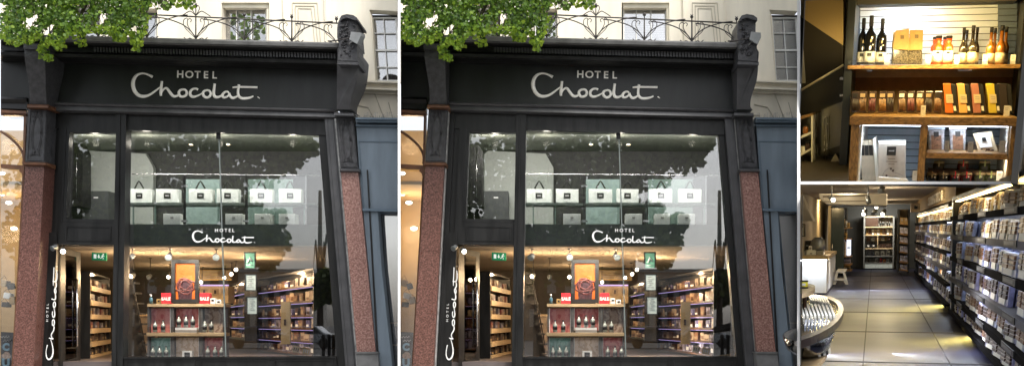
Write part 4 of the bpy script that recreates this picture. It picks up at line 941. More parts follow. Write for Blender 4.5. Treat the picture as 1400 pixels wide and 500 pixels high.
# counter unit
t = T('wooden_counter', 'rustic brown wooden counter unit with white lit cubbyholes under the sweets', 'counter')
m = B3.mb(); yt = B3.at(*q3(370, 320), 11.0).y; yb = B3.at(*q3(370, 344), 11.0).y; xl = B3.at(*q3(143, 330), 11.0).x; xr = B3.at(*q3(604, 330), 11.0).x
m.box(xl, xr, yb, yt, 11.0, 12.6); t.part('worktop', m, WOODG, bevel=.006)
for a, b in ((143, 166), (332, 352), (580, 601)):
    m = B3.mb(); x0, x1 = B3.at(*q3(a, 420), 11.03).x, B3.at(*q3(b, 420), 11.03).x
    m.box(x0, x1, B3.at(*q3((a+b)/2, 496), 11.03).y, yb-.001, 11.03, 11.25 if a != 332 else 12.5); t.part('post', m, WOODGV, bevel=.004)
x0 = B3.at(*q3(166, 420), 11.03).x; m = B3.mb(); m.box(x0-.001, x0+.012, B3.at(*q3(166, 496), 11.26).y, yb-.001, 11.26, 12.5); t.part('white_side', m, WHITE)
x1 = B3.at(*q3(580, 420), 11.03).x; m = B3.mb(); m.box(x1-.012, x1+.001, B3.at(*q3(580, 495), 11.26).y, yb-.001, 11.26, 12.5); t.part('white_side', m, WHITE)
m = B3.mb(); y = yb-.03
LBS = mat('pale_blue_slat_board', (.45, .54, .64), .45, var=.04)
while y > -1.20: m.m = 0; m.box(x0, x1, y-.068, y, 12.5, 12.54); y -= .078
m.m = 1; m.box(x0, x1, -1.27, yb, 12.545, 12.56); t.part('back_slats', m, [LBS, mat('slat_groove', (.03, .035, .05), .6)])
ysf = B3.at(*q3(465, 419), 11.06).y; m = B3.mb(); m.box(B3.at(*q3(352.5, 420), 11.06).x, x1-.013, ysf-.055, ysf, 11.06, 12.49); t.part('cubby_shelf', m, WOODG, bevel=.003)
m = B3.mb(); m.box(x0+.02, x1-.02, yb-.02, yb-.004, 11.3, 11.33); t.part('light_strip', m, LEDW); t.done()

def lbottle(lab, cat, grp, zx, y0, y1, z, rpx, body, capm, labm=WHITE, lf=(.04, .36), neck=.30, badge=True, shoulder=.62, capf=.88):
    a = B3.at(*q3(zx, y1), z); b = B3.at(*q3(zx, y0), z); h = (b-a).y; r = rpx/2/F*z
    t = T('wine_bottle' if cat == 'wine bottle' else 'bottle', lab, cat, grp)
    m = B3.mb(); m.lathe(a, [(r*.94, 0), (r, .015*h), (r, (shoulder-.06)*h), (r*.9, shoulder*h), (r*.55, (shoulder+.07)*h), (r*neck, (shoulder+.13)*h), (r*neck, .93*h)], 16, SW); t.part('glass_body', m, body)
    m = B3.mb(); m.lathe(a, [(r*(neck+.06), capf*h-(0.1*h if cat == 'wine bottle' else 0)), (r*(neck+.06), .985*h), (r*(neck-.02), h)], 12, SW); t.part('cap', m, capm)
    m = B3.mb(); m.lathe(a, [(r*1.03, lf[0]*h), (r*1.03, lf[1]*h)], 16, SW); l = t.part('label', m, labm)
    if badge: m = B3.mb(); m.box(a.x-r*.38, a.x+r*.38, a.y+(lf[1]-.10)*h, a.y+(lf[1]-.03)*h, a.z-r*1.06, a.z-r*1.0); t.part('badge', m, BLACKL, parent=l)
    t.done()
yl = 177
for zx, y0, r, w in ((175.5, 50, 12, 'left'), (196, 43, 14, 'tallest middle'), (226.5, 51, 13, 'right')):
    lbottle('black wine bottle with white label, %s one of the three on the golden shelf' % w, 'wine bottle', 'wine bottles on the shelf', zx, y0, yl, 12.1 if w[0] != 't' else 12.0, r, BOTDK, BLACKL, WHITE, (.05, .27), .32)
for zx, y0, w in ((382, 98, 'front left'), (410, 98, 'front right'), (374, 101, 'rear left'), (402, 101, 'rear right')):
    lbottle('small red chilli sauce bottle with white label and dark cap, %s of the four' % w, 'sauce bottle', 'chilli bottles', zx, y0, yl, 12.0 if 'front' in w else 12.25, 11, CHILI, BLACKL, WHITE, (.08, .48), .62, True, .66, .90)
for zx, y0, r, w in ((449, 76, 8.5, 'far left'), (457, 82, 8, 'second, partly hidden'), (474, 70, 10, 'tall third'), (485, 75, 8, 'fourth, behind the tall one')):
    lbottle('slim dark oil bottle, %s of the dark group' % w, 'oil bottle', 'dark oil bottles', zx, y0, yl, 12.0 if r > 8 else 12.2, r, OILD, BLACKL, mat('cream_label', (.6, .52, .35), .5), (.05, .32), .40, False, .50, .86)
for zx, y0, r, w in ((524, 75, 9.5, 'far left'), (534, 77, 8, 'second, partly hidden'), (552, 70, 11, 'tall third'), (564, 74, 9, 'rightmost')):
    lbottle('slim amber oil bottle, %s of the amber group' % w, 'oil bottle', 'amber oil bottles', zx, y0, yl, 12.0 if r > 9 else 12.2, r, AMBER, BLACKL, mat('cream_label', (.6, .52, .35), .5), (.05, .30), .40, False, .50, .86)
# pouches
for i, (pts, z, w) in enumerate([([(268, 84), (306, 79), (305, 138), (261, 134)], 12.0, 'left leaning'), ([(308, 82), (345, 82), (342, 137), (303, 138)], 12.05, 'right upright'), ([(262, 88), (270, 88), (266, 130), (259, 130)], 12.3, 'half hidden rear')]):
    t = T('nib_pouch', 'clear pouch of cocoa nibs with kraft paper header, %s one beside the wine' % w, 'pouch', 'kraft topped pouches')
    m = B3.mb(); p3(m, pts, z, .05); h = t.part('header_card', m, KRAFT, bevel=.003)
    (ax, ay), (bx, by), (cx_, cy_), (dx, dy) = pts
    m = B3.mb(); p3(m, [(dx+1, dy), (cx_-1, cy_), (cx_, 176.5), (dx-2, 176.5)], z, .09); t.part('pouch', m, CLEARP, bevel=.012)
    if i < 2:
        m = B3.mb(); mx_ = (ax+bx)/2; p3(m, [(mx_-5, ay+13), (mx_+5, ay+13), (mx_+5, ay+23), (mx_-5, ay+23)], z-.006, .006); t.part('badge', m, mat('gold_badge', (.12, .07, .02), .4), parent=h)
    t.done()
def holder(x0, y0, x1, y1, z, w, grp='acrylic price holders'):
    t = T('price_holder', 'clear price holder '+w, 'price holder', grp)
    m = B3.mb(); b3(m, x0, y0, x1, y1, z, .008); t.part('holder', m, ACRY); m = B3.mb(); b3(m, x0+.8, y0+.8, x1-.8, y1-.8, z-.006, .004); t.part('card', m, WHITE)
    m = B3.mb(); b3(m, x0+4, y0+7, x1-4, y0+8.2, z-.009, .002); b3(m, x0+4, y0+11, x1-6, y0+12, z-.009, .002); t.part('print', m, GREYL); t.done()
for a, w in ((237, 'on the golden shelf right of the wine'), (350, 'on the golden shelf left of the chilli bottles'), (428, 'brightest on the golden shelf, right of the chilli bottles'), (506, 'on the golden shelf between dark and amber bottles'), (582, 'at the right end of the golden shelf')):
    holder(a, 149, a+16, 176.5, 11.9, w)
holder(337, 287, 352, 318, 11.25, 'on the counter in front of the small packs'); holder(564, 288, 582, 318, 11.3, 'on the counter at the right end')
# small packs of chocolate sticks
PK = [(.10, .035, .03), (.16, .09, .05), (.12, .035, .04), (.22, .12, .05)]
for i, zx in enumerate([158, 179, 205, 233, 254, 286, 310, 335, 359, 385]):
    t = T('chocolate_pack', 'narrow clear pack of chocolate pieces standing on the counter, %s from the left' % ORD[i], 'chocolate pack', 'small packs on the counter')
    w = 10.5; dark = i in (0, 9)
    m = B3.mb(); b3(m, zx-w, 250, zx+w, 308, 11.75, .12); t.part('cellophane', m, mat('smoky_cellophane', (.06, .04, .03), .15, var=.4, spec=.8), bevel=.006)
    rs = random.Random(i); m = B3.mb()
    for j in range(7): x_ = zx-w+3+j*(2*w-6)/6; p_ = [B3.at(*q3(x_+rs.uniform(-1, 1), 268+rs.uniform(0, 4)), 11.745), B3.at(*q3(x_+rs.uniform(-2.4, 2.4), 303), 11.745)]; m.tube(p_, .0075, 5)
    t.part('chocolate_pieces', m, mat('pieces_%d' % (i % 4), PK[i % 4] if not dark else (.03, .02, .02), .45, var=.5, scale=40))
    m = B3.mb(); b3(m, zx-w*.65, 256, zx+w*.65, 266, 11.742, .006); t.part('label', m, WHITE if i in (5, 6, 7) else (BLACKL if dark else mat('tan_label', (.4, .30, .18), .5))); t.done()
# boxed bars
for i, (x, c) in enumerate([(399, (.72, .16, .02)), (437, (.80, .45, .16)), (475, (.42, .17, .13)), (518, (.62, .50, .06)), (551, (.03, .022, .02))]):
    wds = ['orange', 'peach', 'mauve', 'yellow-green', 'dark brown']
    t = T('chocolate_box', '%s upright chocolate box with cream label and dark spine leaning on the counter' % wds[i], 'chocolate box', 'upright boxes on the counter')
    m = B3.mb(); p3(m, [(x, 229), (x+20, 229), (x+28, 309), (x+6, 309)], 11.6, .3); t.part('box', m, mat('box_'+wds[i].replace('-', '_').replace(' ', '_'), c, .45, var=.06), bevel=.004)
    m = B3.mb(); p3(m, [(x+20.3, 230), (x+33, 231), (x+40, 310), (x+28.3, 309)], 11.61, .28); sp = t.part('spine', m, BLACKL, bevel=.003)
    m = B3.mb(); p3(m, [(x+27, 290), (x+34, 290), (x+36, 303), (x+29, 303)], 11.604, .006); t.part('spine_badge', m, WHITE, parent=sp)
    if i < 4:
        m = B3.mb(); p3(m, [(x+7, 258), (x+26, 258), (x+28, 282), (x+9, 282)], 11.59, .01); l = t.part('label', m, mat('cream_label', (.6, .52, .35), .5))
        m = B3.mb(); p3(m, [(x+11, 264), (x+22, 264), (x+22, 265.5), (x+11, 265.5)], 11.585, .004); p3(m, [(x+12, 270), (x+23, 270), (x+23, 271.2), (x+12, 271.2)], 11.585, .004); t.part('print', m, GREYL, parent=l)
    t.done()
# lower left cubby
for i in range(3):
    t = T('slim_box', 'slim cream upright box with black band, %s of the leaning trio in the lit cubbyhole' % ['left', 'middle', 'right'][i], 'slim box', 'slim boxes in the cubbyhole')
    x = 171+i*12; m = B3.mb(); p3(m, [(x, 385), (x+11, 385), (x+20, 495.5), (x+6, 495.5)], 11.5, .3); t.part('box', m, mat('slim_cream', (.48, .42, .33), .5), bevel=.003)
    m = B3.mb(); p3(m, [(x+.6, 397), (x+11, 397), (x+12.8, 425), (x+2, 425)], 11.494, .01); t.part('band', m, BLACKL); t.done()
t = T('slim_box_cover', 'white side panel of a sleeve leaning against the slim boxes in the cubbyhole', 'sleeve'); m = B3.mb(); p3(m, [(207, 380), (213, 377), (224, 495.5), (215, 495.5)], 11.45, .4); t.part('sleeve', m, WHITE); t.done()
t = T('vanilla_card', 'large white folded card with black label and vanilla flower drawing in the cubbyhole', 'card')
m = B3.mb(); p3(m, [(222, 392), (297, 396), (294, 495.5), (221, 495.5)], 11.4, .02); c_ = t.part('front_leaf', m, mat('card_stock', (.52, .48, .43), .6))
m = B3.mb(); p3(m, [(222, 384), (297, 383), (297, 495.5), (240, 495.5)], 11.5, .02); t.part('rear_leaf', m, WHITE)
m = B3.mb(); b3(m, 245, 401, 270, 425, 11.392, .006); l = t.part('label', m, BLACKL)
m = B3.mb(); b3(m, 250, 411, 265, 414, 11.389, .003); t.part('label_print', m, GREYL, parent=l)
m = B3.mb()
for a, b, y in ((248, 268, 434), (242, 274, 441), (249, 266, 448)): b3(m, a, y, b, y+1.3, 11.394, .004)
c3 = lambda pts, r_: m.tube([B3.at(*q3(a, b), 11.392) for a, b in spline(pts, 4)], r_, 5, flat=.4)
c3([(233, 492), (235, 475), (243, 464), (254, 458)], .003); c3([(254, 462), (262, 470), (275, 474), (290, 480)], .0035); c3([(245, 480), (257, 481), (275, 482)], .003)
t.part('print', m, mat('ink_brown', (.10, .07, .06), .6))
m = B3.mb()
for cx_, cy_ in ((256, 461), (262, 466), (244, 480)): m.lathe(B3.at(*q3(cx_, cy_), 11.394), [(.012, -.002), (.012, .002)], 8)
t.part('flower_heads', m, mat('ink_brown', (.10, .07, .06), .6)); t.done()
holder(314, 466, 331, 495, 11.3, 'at the right of the vanilla card'); 
t = T('white_tray', 'white open tray at the foot of the vanilla card', 'tray'); m = B3.mb(); p3(m, [(222, 484), (300, 490), (304, 495.5), (218, 495.5)], 11.25, .08); t.part('tray', m, WHITE); t.done()
# right cubby, upper
for i, (x0, x1, y0, w) in enumerate([(356, 404, 346, 'blue topped left'), (415, 463, 345, 'white topped middle')]):
    t = T('coin_pouch', '%s stand-up clear pouch of chocolate on the cubby shelf' % w, 'pouch', 'stand-up pouches')
    m = B3.mb(); p3(m, [(x0+1, y0+8), (x1-1, y0+8), (x1-4, 418), (x0+4, 418)], 11.5, .12); t.part('pouch', m, mat('hazy_cellophane', (.30, .30, .32), .25, var=.4, scale=20), bevel=.02)
    m = B3.mb(); p3(m, [(x0, y0), (x1, y0), (x1, y0+9), (x0, y0+9)], 11.52, .04); t.part('top_seal', m, LBS if i == 0 else WHITE)
    m = B3.mb(); p3(m, [(x0+10, y0+24), (x1-10, y0+24), (x1-9, 408), (x0+11, 408)], 11.49, .02); t.part('contents', m, CHOCM)
    m = B3.mb(); p3(m, [((x0+x1)/2-7, y0+14), ((x0+x1)/2+7, y0+14), ((x0+x1)/2+7, y0+28), ((x0+x1)/2-7, y0+28)], 11.48, .01); t.part('badge', m, BLACKL); t.done()
t = T('kraft_envelope', 'tilted tan envelope pouch with white label and black badge on the cubby shelf', 'envelope')
m = B3.mb(); p3(m, [(481, 366), (532, 360), (549, 414), (496, 417)], 11.45, .06); e = t.part('envelope', m, mat('tan_paper', (.52, .42, .28), .6), bevel=.01)
m = B3.mb(); p3(m, [(492, 374), (526, 371), (534, 402), (500, 404)], 11.44, .01); l = t.part('label', m, WHITE)
m = B3.mb(); p3(m, [(504, 376), (515, 375), (518, 386), (507, 387)], 11.43, .01); t.part('badge', m, BLACKL, parent=l)
m = B3.mb(); rs = random.Random(2)
for j in range(14): m.lathe(B3.at(*q3(503+rs.random()*34, 407+rs.random()*6), 11.43), [(.008, -.003), (.008, .003)], 6)
t.part('beans', m, CHOC); t.done()
holder(402, 384, 416, 417, 11.25, 'between the two stand-up pouches'); holder(466, 386, 482, 417, 11.25, 'left of the tan envelope'); holder(552, 384, 570, 417, 11.25, 'right of the tan envelope')
# jars
JC = [mat('jar_olive', (.06, .05, .03), .2, spec=.8), mat('jar_red', (.10, .02, .02), .2, spec=.8), mat('jar_green', (.05, .06, .03), .2, spec=.8)]
for i, (x, y, s_, c_, w) in enumerate([(386, 465, 1, 0, 'rear left'), (452, 465, 1, 1, 'rear middle with red tag'), (511, 465, 1, 2, 'rear right'), (367, 497, 1.05, 0, 'front far left'), (398, 497, 1.05, 0, 'front second'), (430, 497, 1.05, 1, 'front third with red tag'), (461, 497, 1.05, 1, 'front fourth with red tag'), (497, 497, 1.05, 2, 'front fifth with green tag'), (528, 497, 1.05, 2, 'front sixth with green tag')]):
    t = T('preserve_jar', 'squat dark jar with pale round lid under the cubby shelf, '+w, 'jar', 'preserve jars'); z = 11.5 if y > 480 else 11.9; a = B3.at(*q3(x, y+2), z); r = 14*s_/2/F*z
    m = B3.mb(); m.lathe(a, [(r*.9, 0), (r, .008), (r, .07), (r*.85, .082)], 14, SW); t.part('glass_body', m, JC[c_])
    m = B3.mb(); m.lathe(a, [(r*.92, .082), (r*.92, .10), (r*.8, .104)], 14, SW); t.part('lid', m, mat('jar_lid', (.40, .32, .20), .5))
    m = B3.mb(); m.box(a.x-.006, a.x+.006, a.y+.05, a.y+.125, a.z-r*1.05, a.z-r*1.0); t.part('tag', m, [mat('tag_tan', (.45, .35, .2), .5), RED, mat('tag_green', (.25, .32, .10), .5)][c_]); m = B3.mb(); m.box(a.x-r*.5, a.x+r*.5, a.y+.02, a.y+.055, a.z-r*1.03, a.z-r*.9); t.part('label', m, BLACKL); t.done()
holder(544, 467, 562, 495, 11.25, 'beside the jars at the lower right')
t = T('jar_riser', 'dark riser lifting the rear row of jars', 'riser'); m = B3.mb(); b3(m, 356, 467, 560, 495.5, 11.72, .3); t.part('riser', m, WOODD); t.done()
# lamps and added fills of the upper room
xc = B3.at(*q3(360, 30), 12.3).x
B3.light('slat_wall_lamp', (xc, B3.at(*q3(360, 13), 12.3).y, 12.32), 1.05, .05, 21, (.80, .90, 1), (0, -1, .30))
B3.light('shelf_glow_lamp', (xc+.22, .33, 11.75), .9, .05, 24, (1, .74, .28), (0, -1, .12))
B3.light('added_shelf_fill', (xc+.2, .62, 11.0), .4, .08, 30, (1, .70, .22), (0, -1, 1.35))  # added warm fill for the golden glare on the shelf front
B3.light('shelf_glow_lamp', (xc-.5, .25, 11.4), .4, .1, 7, (1, .78, .38), (.0, -.6, 1))
B3.light('counter_glow_lamp', (xc, .6, 10.2), 1.0, .2, 16, (1, .66, .2), (0, -1, .95))
for a, b in ((250, .62), (465, .85)): B3.light('cubby_lamp', (B3.at(*q3(a, 350), 11.3).x, yb-.03, 11.36), b*.55, .03, 3.4, (.80, .90, 1), (0, -1, .35))
B3.light('handrail_lamp', (B3.at(*q3(60, 150), 12.2).x, B3.at(*q3(60, 120), 12.2).y, 12.2), .06, .06, 1.6, (1, .8, .45), (0, -1, .5))
B3.light('added_jar_fill', (.95, ysf-.09, 11.2), .7, .05, 4, (1, .8, .5), (0, -.6, 1))  # extra light added because the jars came out too dark
B3.light('stair_lamp', (B3.at(*q3(118, 100), 12.6).x, B3.at(*q3(118, 150), 12.6).y, 12.55), .08, .08, 3.5, (1, .74, .3), (-.15, 1, .3))
m = B3.mb()

# ------------------------------------------------------------------ lower room: aisle with lit wall shelving
B4 = Frame((1196, 311), (1247, 376), 1.5)
q4 = lambda x, y: (1090+x/2, 250+y/2)
def b4(mb, x0, y0, x1, y1, z, t): return B4.fb(mb, *q4(x0, y0), *q4(x1, y1), z, t)
def p4(mb, pts, z, t): return B4.fp(mb, [q4(*p) for p in pts], z, t)
ZK = B4.hit(1200, 367, 1, -1.5).z; YC = .84; XW = 1.62; XL = -1.62
sl = B4.at(1094.8, 420, 1).x; zl = XL/sl
m = B4.mb(); m.prism([(sl*9.6, -1.5, 9.6), (1.9, -1.5, 7.6), (1.9, -1.5, ZK+.3), (XL-.05, -1.5, ZK+.3), (XL-.05, -1.5, zl)], (0, -.05, 0))
fl = mat('grey_violet_floor_tile', (.021, .022, .046), .36, var=.2, scale=.5, spec=.15); nt = fl.node_tree; bs_ = nt.nodes['Principled BSDF']
tile = m; struct('tiled_floor', m, fl)
m = B4.mb(); gt = .007
for xj in (-1.02, -.105, .815): m.box(xj-gt, xj+gt, -1.499, -1.496, max(9.7, abs(xj/sl)+.3 if xj < 0 else 9.7), ZK)
for zj in (11.9, 15.4, 19.0, 22.6, 26.2, 29.8, 33.4):
    m.box(max(XL, sl*zj), 1.25, -1.499, -1.496, zj-.035, zj+.035)
struct('tile_joints', m, mat('tile_grout', (.035, .032, .035), .8))
sc_ = B4.at(1094.8, 290, 1).x
m = B4.mb(); z0 = YC/ .0445; m.prism([(sc_*z0, YC, z0), (1.9, YC, z0), (1.9, YC, ZK+.3), (XL-.05, YC, ZK+.3), (XL-.05, YC, zl)], (0, .05, 0)); struct('ceiling', m, mat('cream_ceiling', (.48, .42, .33), .8, var=.05, scale=.6))
m = B4.mb(); m.box(XL-.1, 2.0, -1.5, YC, ZK, ZK+.1); struct('back_wall', m, mat('blue_grey_back_wall', (.06, .065, .065), .6, var=.08, scale=1))
m = B4.mb(); m.box(XL-.05, XL, -1.5, YC, zl+.1, ZK); struct('left_wall', m, mat('beige_wall', (.34, .28, .19), .75, var=.05, scale=1))
m = B4.mb(); m.box(XW, XW+.05, -1.5, YC, 8.6, ZK); struct('right_wall', m, mat('ochre_wall', (.35, .25, .12), .7, var=.08, scale=1))
m = B4.mb(); m.box(1.9, 1.95, -1.5, .35, 7.6, 9.4); struct('outer_wall', m, DKWALL)
m = B4.mb(); m.prism([(sl*9.0+.004, -1.5, 9.0), (sl*9.0+.010, -1.5, 9.0), (sl*zl+.010, -1.5, zl), (sl*zl+.004, -1.5, zl)], (0, 1.78, 0)); struct('light_blocking_lining', m, mat('dark_lining', (.05, .042, .03), .8))  # dark lining added to keep bounced daylight off the shelving
# stair underside at the left
m = B4.mb(); p4(m, [(9.5, 30), (43, 104), (9.5, 104)], 22.2, 1.0); struct('stair_underside', m, mat('pale_stair_plaster', (.50, .46, .38), .7, var=.04))
t = T('dark_panel_door', 'tall glossy dark blue-green panel at the end of the beige wall', 'door')
m = B4.mb(); b4(m, 84, 62, 91, 243, 32.8, 3.2); t.part('frame', m, mat('door_edge', (.16, .13, .09), .5))
m = B4.mb(); b4(m, 91.5, 68, 128, 243, 33.4, 3.0); t.part('panel', m, mat('blue_green_gloss', (.018, .032, .036), .2, var=.1), bevel=.01)
m = B4.mb(); p_ = B4.at(*q4(96, 165), 33.35); m.tube([p_, p_+Vector((0, -.3, 0))], .02, 6); t.part('handle', m, SHINY); t.done()
t = T('side_shelving', 'narrow shelf tower of gifts beside the dark panel', 'shelving')
m = B4.mb(); b4(m, 128.5, 68, 134, 240, 34.5, 1.4); t.part('side_board', m, BLACK)
for y in (122, 152, 200, 222, 238): m = B4.mb(); b4(m, 122, y, 149, y+2.5, 33.5, 1.4); t.part('shelf', m, WOODG)
t.done()
for i, (x0, y0, x1, y1, c) in enumerate([(124, 97, 130, 122, WOODL), (131, 104, 136, 122, WHITE), (137, 108, 143, 122, KRAFT), (126, 135, 136, 152, KRAFT), (135, 152, 146, 198, LEDW), (124, 160, 133, 199, WOODL), (128, 206, 146, 221, mat('soft_violet', (.3, .28, .4), .4)), (128, 226, 145, 237, KRAFT)]):
    w = ['tall slim one at the top left', 'white one at the top', 'brown one at the top right', 'brown one below the top shelf', 'bright white glowing one in the middle', 'tan one left of the glowing pack', 'violet grey one below the glowing pack', 'brown lowest one'][i]
    t = T('gift_pack', 'gift pack on the narrow shelf tower, '+w, 'gift pack', 'gifts on the narrow tower'); m = B4.mb(); b4(m, x0, y0, x1, y1-.2, 33.7, .5)
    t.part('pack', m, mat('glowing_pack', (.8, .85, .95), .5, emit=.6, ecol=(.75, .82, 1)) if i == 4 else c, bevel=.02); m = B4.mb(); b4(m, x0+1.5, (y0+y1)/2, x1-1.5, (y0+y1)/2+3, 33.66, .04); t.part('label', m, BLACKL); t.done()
# counter with till
t = T('service_counter', 'white service counter with a lit edge at the left below the framed notice', 'counter')
m = B4.mb(); b4(m, 9.5, 213, 80, 300, 24, 5.5); t.part('front', m, mat('white_laminate', (.74, .74, .74), .35, var=.02))
m = B4.mb(); b4(m, 9.5, 200, 84, 209, 23.9, 5.7); t.part('worktop', m, WOODL)
m = B4.mb(); b4(m, 9.5, 209.5, 80, 213, 23.95, .1); t.part('light_strip', m, LEDW); t.done()
for i, (x0, y0, x1, y1, c, w, cat) in enumerate([(10, 158, 44, 182, BLACKL, 'black till screen behind the boxes on the counter', 'till'), (46, 165, 66, 184, STEELD, 'round-topped grey machine on the counter', 'coffee machine'), (10, 184, 24, 200, STEELD, 'grey box at the left end of the counter', 'box'), (25, 183, 50, 200, WHITEB, 'white box with small badge on the counter', 'box'), (51, 185, 72, 200, mat('stone_box', (.3, .29, .26), .5), 'stone coloured box at the right end of the counter', 'box'), (31, 172, 40, 183, WHITE, 'tiny white card holder on top of the white counter box', 'card holder')]):
    t = T(cat.replace(' ', '_'), w, cat); m = B4.mb()
    if i == 1: m.lathe(B4.at(*q4(56, 184), 25.2), [(.17, 0), (.18, .1), (.15, .25), (.08, .31)], 14, SW)
    else: b4(m, x0, y0, x1, y1, 25+(.6 if i == 0 else 0), .8)
    t.part('body', m, c, bevel=0 if i == 1 else .015); m = B4.mb(); b4(m, (x0+x1)/2-3, (y0+y1)/2-1, (x0+x1)/2+3, (y0+y1)/2+3, 24.96 if i != 0 else 25.55, .03); t.part('badge', m, GREYL if i != 0 else STEELD); t.done()
t = T('wall_notice', 'black framed white notice on the beige wall above the counter', 'notice'); m = B4.mb(); ring(m, lambda mm, a, b, c, d_, z, t_: b4(mm, a, b, c, d_, z, t_), 4, 112, 22, 146, 2.5, 24.5, .1); t.part('frame', m, BLACKL)
m = B4.mb(); b4(m, 6.5, 114.5, 19.5, 143.5, 24.55, .04); t.part('sheet', m, WHITE); m = B4.mb(); b4(m, 12, 118, 16, 121, 24.53, .02); t.part('print', m, BLACKL); t.done()
# step stool
t = T('step_stool', 'white plastic step stool standing on the floor by the dark panel', 'step stool'); WP = mat('stool_plastic', (.62, .60, .54), .45)
m = B4.mb(); b4(m, 105, 241, 131, 246, 27.6, 1.8); t.part('top_step', m, WP, bevel=.01)
for pts in ([(105, 246), (111, 246), (105, 277), (97, 277)], [(125, 246), (131, 246), (139, 277), (131, 277)]): m = B4.mb(); p4(m, pts, 27.6, .25); t.part('leg', m, WP)
for pts in ([(107, 246), (110, 246), (108, 272), (103, 272)], [(126, 246), (129, 246), (133, 272), (128, 272)]): m = B4.mb(); p4(m, pts, 29.1, .2); t.part('leg', m, WP)
m = B4.mb(); b4(m, 101, 261, 135, 266, 27.5, .5); t.part('lower_step', m, WP); t.done()
# back display
t = T('back_display', 'bright shelving display standing at the end of the aisle', 'display shelving'); zb = ZK-1.0
for a, b in ((181, 185), (261, 265)): m = B4.mb(); b4(m, a, 91, b, 233, zb, .8); t.part('side_board', m, mat('display_side', (.16, .165, .16), .5))
m = B4.mb(); b4(m, 185.2, 92, 260.8, 233, zb+.75, .05); t.part('back_panel', m, mat('display_back', (.36, .35, .32), .5))
for y in (91, 119, 141, 178, 199, 217): m = B4.mb(); b4(m, 185.2, y, 260.8, y+2.6, zb+.02, .72); t.part('shelf', m, WOODL if y < 190 else mat('display_side', (.16, .165, .16), .5))
m = B4.mb(); b4(m, 185.2, 220.5, 260.8, 233, zb+.03, .6); t.part('plinth', m, mat('plinth_white', (.62, .70, .70), .4))
m = B4.mb(); b4(m, 219, 143.8, 221, 177.8, zb+.02, .7); t.part('divider', m, WOODL); t.done()
t = T('screen', 'dark rectangular screen at the top left of the bright back display', 'screen'); m = B4.mb(); b4(m, 186, 95, 222, 119, zb+.1, .1); t.part('case', m, mat('screen_brown', (.035, .02, .015), .3)); m = B4.mb(); b4(m, 188, 97, 220, 117, zb+.08, .02); t.part('display_glass', m, mat('screen_face', (.05, .028, .02), .15)); t.done()
rs = random.Random(5)
rows = [(97, 119, [228, 232.5, 237, 246, 252], ('wine_bottle', 'tiny dark bottle on the top row' ), BOTDK, 3.2),
        (124, 141, [189, 196, 204, 211, 219, 227, 236, 245, 253], ('packet', 'tiny packet on the second row' ), None, 5.5),
        (146, 159, [189, 203, 211], ('gift_card', 'framed card, upper left of the third row' ), None, 9), (162, 178, [189, 203], ('gift_card', 'framed card, lower left of the third row' ), BLACKL, 11),
        (147, 158, [223, 231, 239, 247], ('packet', 'tiny packet, upper right of the third row' ), None, 6.5), (163, 178, [223, 232, 241, 250], ('carton', 'small carton, lower right of the third row' ), CHOC, 7.5),
        (184, 199, [188, 200, 213, 228, 243], ('gift_box', 'small square gift box on the fourth row' ), None, 10.5), (205, 217, [190, 213, 225, 235, 244, 252], ('gift_box', 'tiny gift box on the fifth row' ), None, 7)]
cs = [WHITE, KRAFT, CHOCM, WHITEB, WOODL]
for ri, (y0, y1, xs_, (nm, lb), c, w) in enumerate(rows):
    for i, x in enumerate(xs_):
        t = T(nm, lb+' of the back display, %s from left' % ORD[i], nm.replace('_', ' '), 'goods on the back display row %d' % (ri+1) if False else 'goods on the back display')
        mm = c or cs[(i+ri) % 5]
        if ri == 6: mm = WHITE if i > 1 else mat('slate_box', (.12, .14, .2), .4)
        if ri == 7: mm = [CHOC, WHITE, RED, mat('box_orange2', (.6, .2, .05), .4), WHITE, BLACKL][i]
        m = B4.mb()
        if nm == 'wine_bottle': a = B4.at(*q4(x, y1), zb+.3); m.lathe(a, [(.025, 0), (.025, .11), (.009, .16), (.009, .21)], 8, SW)
        else: b4(m, x, y0+rs.uniform(0, 3), x+w, y1-.2, zb+.25, .2)
        t.part('pack', m, mm); m = B4.mb(); b4(m, x+w*.3 if nm != 'wine_bottle' else x-1, (y0+y1)/2, x+w*.7 if nm != 'wine_bottle' else x+1, (y0+y1)/2+2.5, zb+.2, .03); t.part('label', m, BLACKL if mm is not BLACKL else WHITE); t.done()
# air conditioner
t = T('air_conditioner', 'long cream ceiling air conditioner above the aisle', 'air conditioner'); ACM = mat('cream_plastic', (.58, .53, .42), .45, var=.03)
m = B4.mb(); p4(m, [(59, 29), (62, 45), (82, 58), (246, 62), (246, 29)], 20.5, 1.5); t.part('casing', m, ACM, bevel=.02)
m = B4.mb(); b4(m, 70, 34, 185, 38, 20.44, .05); b4(m, 70, 49, 185, 51, 20.44, .05); t.part('vent', m, mat('vent_shadow', (.16, .13, .09), .6))
m = B4.mb(); b4(m, 72, 40, 92, 47, 20.44, .05); t.part('panel', m, mat('panel_cream', (.66, .60, .48), .5)); t.done()
def spot4(x, y, z, lab, lit=True, s=1.0, face=(-.2, -.4, -1)):
    t = T('track_spotlight', lab, 'spotlight', 'aisle spotlights'); a = B4.at(*q4(x, y), z)
    m = B4.mb(); m.tube([Vector((a.x, min(YC, a.y+.5), a.z+.05)), a], .012, 5); t.part('stem', m, STEELD)
    D = Vector(face).normalized(); Q = D.to_track_quat('Z', 'Y').to_matrix().to_4x4()
    m = B4.mb(); m.lathe(a-D*.06*s, [(.022*s, 0), (.042*s, .02*s), (.046*s, .16*s)], 12, Q); h = t.part('can', m, STEELD)
    m = B4.mb(); m.lathe(a-D*.06*s, [(.033*s, .161*s), (.033*s, .168*s)], 12, Q); t.part('lens', m, BULBC if lit else STEELD, parent=h); t.done()
